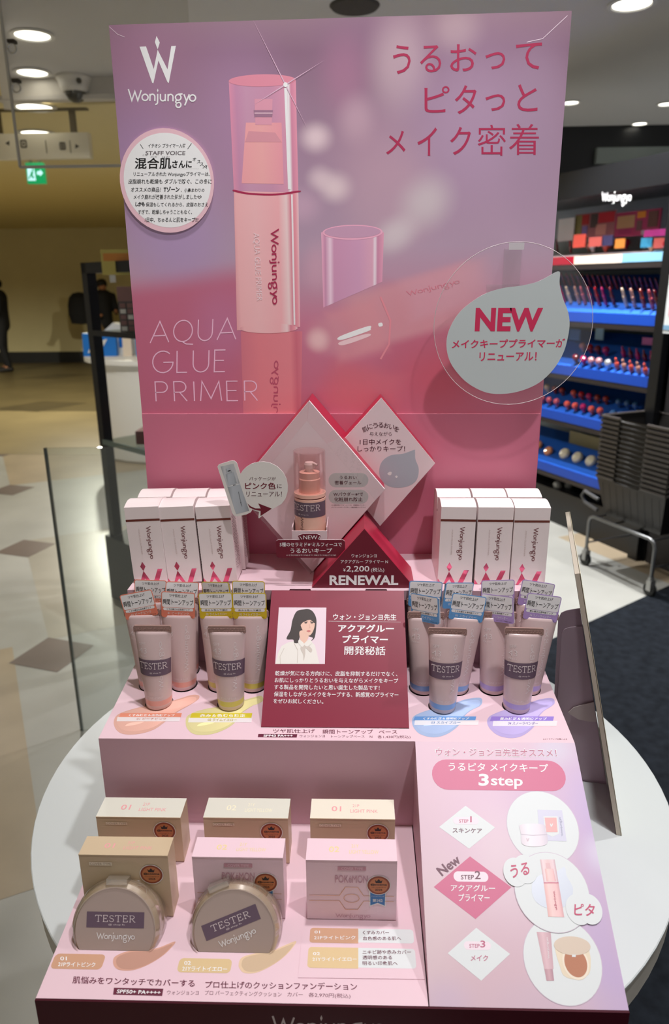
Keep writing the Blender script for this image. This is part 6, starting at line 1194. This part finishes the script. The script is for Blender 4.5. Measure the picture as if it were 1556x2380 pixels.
def make_cushion_box(px_fr, y0, yb, top, front, n1, n2, n3, inkc, style, label, group, zt):
    a, b = onY(px_fr[0], px_fr[2], y0), onY(px_fr[1], px_fr[2], y0); w = (b.x-a.x)/2; zbase = ztr(y0+.012); h = zt-zbase
    x = (a.x+b.x)/2; r = empty('cushion_carton', (x, y0, zbase), label, 'box', group); D = yb-y0
    m = MB(); m.box(-w, w, 0, D, 0, h, front, top); m.box(-w-.00001, w+.00001, -.0004, 0, h-.0012, h+.0001, front); m.build('carton_body', r, bevel=.0006)
    ink = mat(inkc[0], inkc[1], .25)
    k = Ink(Plane((0, 0, h), (1, 0, 0), (0, 1, 0))); k.uvtext(n1, -w*.50, -w*.27, D*.36, D*.26, ink, 2, .01); k.uvtext(n2, -w*.0, w*.16, D*.58, D*.15, ink, 2); k.uvtext(n3, -w*.05, w*.60, D*.30, D*.17, ink, 2); k.build('top_lettering', r)
    f_ = Ink(Plane((0, -.0004, 0), (1, 0, 0), (0, 0, 1)))
    if style != 'gold':
        f_.uvpoly([(-w*.78, h*.83), (-w*.27, h*.83), (-w*.27, h*.885), (-w*.78, h*.885)], C_cvt, 1); f_.uvtext('COVER TYPE', -w*.76, -w*.29, h*.838, h*.038, mat('cover_type_ink', (168, 144, 116), .4), 2)
        f_.uvtext(logo(.15), -w*.5, w*.5, h*.22, h*.13, C_cvt, 1); f_.build('front_print', r)
    else:
        pk = mat('cover_type_rose', (206, 150, 164), .4); f_.uvpoly([(-w*.30, h*.84), (w*.32, h*.84), (w*.32, h*.90), (-w*.30, h*.90)], pk, 1); f_.uvtext('COVER TYPE', -w*.22, w*.25, h*.848, h*.042, C_cpk, 2)
        f_.uvtext('POKéMON', -w*.36, w*.36, h*.63, h*.125, mat('carton_rose_ink', (196, 146, 162), .4), 1, 0)
        R0 = w*.27; zc = h*.37
        for s_ in (1, -1):      # plain gold line ornament with an oval in the middle
            V, F = stroke([(-w*.94, zc+s_*h*.045), (-R0, zc+s_*h*.045), (-R0*.5, zc+s_*h*.19), (R0*.5, zc+s_*h*.19), (R0, zc+s_*h*.045), (w*.94, zc+s_*h*.045)], .0004); f_.mb.add([f_.p.at(u, v, .0001) for u, v in V], F, C_gold)
        V, F = stroke(arc(0, zc, w*.17, 0, 360, 28, h*.07), .0004); f_.mb.add([f_.p.at(u, v, .0001) for u, v in V], F, C_gold)
        f_.uvtext(logo(.15), -w*.36, w*.42, h*.01, h*.10, mat('carton_rose_ink', (196, 146, 162), .4), 1); f_.build('front_print', r)
    k = Ink(Plane((0, -.0004, 0), (1, 0, 0), (0, 0, 1))); award(k, w*.60, h*(.70 if style != 'gold' else .60), w*.265, style == 'gold'); k.build('award_sticker', r)
    m = MB(); m.box(-w-.001, w+.001, -.0012, D*.8, -.0006, .0002, C_hole); m.build('slot_shadow', r) if False else None
    return r
GC = 'cushion cartons on the lower tray'
yb_b, yf_b = .604, .5405
def topz(y, px, py): return onY(px, py, y).z
PKI = ('top_ink_pink', (240, 170, 172)); YLI = ('top_ink_yellow', (250, 244, 214)); YLI2 = ('top_ink_gold', (244, 222, 164))
def cb_(x0, x1, yf_, yback_px, y0, *rest):
    zt = onY((x0+x1)/2, yf_, y0).z; yb = onZ((x0+x1)/2, yback_px, zt).y; make_cushion_box((x0, x1, yf_), y0, yb, *rest, zt)
cb_(223, 419.5, 1899, 1854, yb_b, C_beit, C_bei, '01', '21P', 'LIGHT PINK', PKI, 'beige', 'beige carton with pale grey top marked 01, left end of the back row', GC)
cb_(472.5, 669.8, 1901, 1855, yb_b, C_beit, C_bei, '02', '21Y', 'LIGHT YELLOW', YLI, 'beige', 'beige carton with pale grey top marked 02 in the back row', GC)
cb_(721, 919, 1903, 1857.5, yb_b, mat('carton_cream', (236, 228, 210), .38), C_bei, '01', '21P', 'LIGHT PINK', PKI, 'beige', 'beige carton with cream top marked 01, right end of the back row', GC)
cb_(182.5, 389.6, 1987, 1944.5, yf_b, C_bei, C_bei, '01', '21P', 'LIGHT PINK', PKI, 'beige', 'all beige carton marked 01 behind the left round tester compact', GC)
cb_(446, 658, 1992, 1947, yf_b, C_cpk, C_cpk, '02', '21Y', 'LIGHT YELLOW', YLI2, 'gold', 'pink carton marked 02 behind the tilted round tester compact', GC)
cb_(711, 924, 1999.5, 1949.5, yf_b, C_cpk, C_cpk, '02', '21Y', 'LIGHT YELLOW', YLI2, 'gold', 'pink carton with gold line motif and blue award ribbon, right of front row', GC)

# ------------------------------------------------------------------ tester compacts
C_cpb = mat('compact_shell', (190, 168, 144), .25, coat=.4); C_cpf = mat('compact_face', (176, 156, 146), .22, coat=.35); C_cclr = clear('compact_clear', (.97, .95, .92), .22, body=.10, bodyc=(236, 222, 200)); C_lat = clear('latch_clear', (.97, .95, .92), .22, body=.22, bodyc=(240, 230, 214))
NT = Vector((0, -(ZR-ZF)/(Y2-YF), 1)).normalized()
def compact(pxc, pyc, tilt, roll, label):
    p = onP(pxc, pyc, Vector((0, YF, ZF)), NT); r0 = p
    t = math.radians(tilt); ax = Vector((0, -math.cos(t), math.sin(t))); up = Vector((0, math.sin(t), math.cos(t)))
    Rf, Ro, Th = .0372, .0418, .0255; face_c = p+up*.0185
    e = empty('tester_compact', p, label, 'compact', 'tester compacts on the lower tray'); O = face_c-p; cut = (p+Vector((0, 0, .0003)), NT)
    cut0 = (Vector((0, 0, .0003)), NT)
    def ln(prof, m_, name, n=56, mats=None, caps_=False):
        m = MB(); m.lathe(prof, m_, n, O, ax, caps=caps_, mats=mats, ref=(1, 0, 0)); return m.build(name, e, cut=cut0)
    ln([(.0005, -Th), (Ro*.90, -Th), (Ro*.96, -Th*.9), (Ro*.965, -Th*.60), (Ro*.93, -Th*.56), (Ro*.93, -Th*.50), (Ro*.95, -Th*.46), (Ro*.95, -Th*.2), (Rf*.99, -.0022)], C_cpb, 'shell')
    ln([(Rf*.99, -.0022), (Rf*.975, -.0012), (.00001, -.0012)], C_cpf, 'lid_face')
    ln([(Ro*.94, -Th), (Ro, -Th*.97), (Ro*1.005, -Th*.60), (Ro*.985, -Th*.55), (Ro*1.0, -Th*.48), (Ro*.985, -Th*.40), (Ro*.975, -Th*.2), (Rf*1.02, -.0002), (Rf*.99, .0)], C_cclr, 'clear_rim')
    rz = math.radians(roll); u2 = up*math.cos(rz)-Vector((1, 0, 0))*math.sin(rz); x2 = Vector((1, 0, 0))*math.cos(rz)+up*math.sin(rz)
    m = MB(); c = O+u2*Ro*.965-ax*.004; 
    m.hexa([c+x2*a*.0098+u2*b+ax*d for b in (-.002, .0032) for d in (-.0145, .003) for a in (-1, 1)], C_lat); m.build('latch', e, bevel=.0008)
    pl = Plane(O-ax*.0011, x2, u2)
    k = Ink(pl); k.uvpoly([(-.0262, .0018), (.0268, .0018), (.0268, .0156), (-.0262, .0156)], C_test, 1); k.build('tester_sticker', e)
    k = Ink(pl); k.put(caps('TESTER', .08, .18, SERIF), (-.0185, .0068), (.0188, .0068), (-.0185, .0128), C_tcap, 3); k.uvtext('@ shop fn', -.006, .009, .0036, .0018, C_tcap, 3); k.build('tester_lettering', e)
    k = Ink(pl); k.put(logo(.17), (-.0165, -.0110), (.0188, -.0110), (-.0165, -.0018), C_wi, 3); k.build('brand_lettering', e); return e
compact(264, 2213, 24, 0, 'round beige tester compact with level sticker at the left of the tray'); compact(543, 2218, 24, 22, 'round beige tester compact turned askew with slanted sticker')
# shade guide insert card
a = [(705, 2145), (962, 2145), (994, 2276), (693, 2272)]; PI_ = Plane(PT.O+PT.N*.0006, PT.U, PT.V); pts = [PI_.px(*q_) for q_ in a]; ob = tuple(PI_.at(*pts[3]))
pts[1] = (min(pts[1][0], XD-.002), pts[1][1]); pts[2] = (min(pts[2][0], XD-.002), pts[2][1])
e = empty('shade_guide_card', ob, 'pale pink insert card listing shades 01 and 02 in front of the pink carton', 'card')
m = MB(); m.prism([PI_.at(*q_) for q_ in (pts[3], pts[2], pts[1], pts[0])], -PI_.N*.0006, C_pk, mat('insert_edge', (206, 160, 176), .5)); m.build('card_sheet', e, ob)
XG = lambda x, y: (640+x/3.89, 1830+y/3.89)
for (tl_, br_, split, c1, l1, l2, rows_) in (((318, 1270), (1258, 1412), 752, (212, 164, 132), '01', '21Pライトピンク', [('くすみカバー', 792, 1030, 1298, 1330), ('血色感のある肌へ', 792, 1140, 1350, 1384)]), ((302, 1443), (1278, 1640), 752, (222, 194, 146), '02', '21Yライトイエロー', [('ニキビ跡や赤みカバー', 790, 1230, 1472, 1510), ('透明感のある', 790, 1058, 1522, 1558), ('明るい印象肌へ', 790, 1108, 1574, 1610)])):
    k = Ink(PI_); k.rpx(XG(*tl_), XG(*br_), .003, C_gw, 1); A_, B_ = PI_.px(*XG(*tl_)), PI_.px(*XG(split, br_[1])); pp = rrect(A_[0], B_[0]+.01, B_[1], A_[1], .003); pp = [(min(u, B_[0]), v) for u, v in pp]; k.uvpoly(pp, mat('guide_chip_'+l1, c1, .45), 2)
    y_ = tl_[1]; hgt = br_[1]-tl_[1]; yy1 = y_+hgt*.37 if hgt < 150 else y_+hgt*.38
    k.line(l1, XG(356 if l1 == '01' else 342, 0)[0], XG(406, 0)[0], XG(0, yy1-26)[1], XG(0, yy1)[1], C_wi, 4, .015); k.line(l2, XG(352 if l1 == '01' else 338, 0)[0], XG(728 if l1 == '01' else 740, 0)[0], XG(0, yy1+20)[1], XG(0, yy1+54)[1], C_wi, 4, .015)
    for t, x0, x1, y0, y1 in rows_: k.line(t, XG(x0, 0)[0], XG(x1, 0)[0], XG(0, y0)[1], XG(0, y1)[1], C_ink, 4, .006)
    k.build('shade_row', e, ob)

# ================================================================== foam board sign leaning at the right
ZB = ZT+.0003; f0 = onZ(1437, 1941, ZB); fnn = ray(1437, 1941).cross(ray(1315, 1175)).normalized(); fd = fnn.cross(Vector((0, 0, 1))).normalized(); fd = fd if fd.y > 0 else -fd
fu = fd.cross(fnn); fu = fu if fu.z > 0 else -fu; fnn = fnn if fnn.x < 0 else -fnn      # fd: bottom edge, fu: leaning up, fnn: out of the back
ob = tuple(f0); LB, HB = .232, .342
e = empty('foam_board_sign', ob, 'foam board sign seen edge-on with easel back, right of the display', 'sign')
C_fb = mat('foam_back_grey', (150, 138, 144), .6); C_fe = mat('foam_edge', (188, 178, 162), .6); C_fl = mat('easel_flap_mauve', (176, 158, 168), .55); C_fw = mat('foam_white', (228, 224, 218), .5)
sb = lambda u, v, d=0: f0+fd*u+fu*v+fnn*d
m = MB(); m.hexa([sb(u, v, d) for v in (0, HB) for d in (.0015, -.0035) for u in (0, LB)], C_fe); m.build('board', e, ob)
m = MB(); m.poly([sb(0, 0, .0018), sb(LB, 0, .0018), sb(LB, HB, .0018), sb(0, HB, .0018)], C_fb); m.build('back_sheet', e, ob)
m = MB(); m.hexa([sb(u, v, d) for v in (0, HB) for d in (-.0040, -.0046) for u in (-.0005, LB)], mat('print_sheet_edge', (206, 196, 168), .5)); m.build('front_sheet', e, ob)
PF0 = onZ(1410, 1822, ZB)
def flap(pxl, d, M_, name):
    P0_ = PF0-fd*d; V = [onP(*q_, P0_, fd) for q_ in pxl]; m = MB(); m.prism(V, fd*.0012, M_); return m.build(name, e, ob)
flap([(1349, 1414), (1411, 1822), (1354, 1815), (1285, 1700), (1298, 1440), (1305, 1425), (1318, 1419)], 0, C_fl, 'easel_strut')
flap([(1354, 1456), (1409, 1816), (1356, 1811), (1292, 1700), (1306, 1475), (1312, 1463), (1325, 1458)], .002, mat('easel_flap_light', (190, 172, 182), .55), 'strut_wing')
flap([(1381, 1632), (1388, 1678), (1368, 1677), (1345, 1672), (1325, 1660), (1322, 1656), (1334, 1645), (1360, 1637)], .005, mat('easel_tab', (206, 196, 190), .5), 'push_tab')
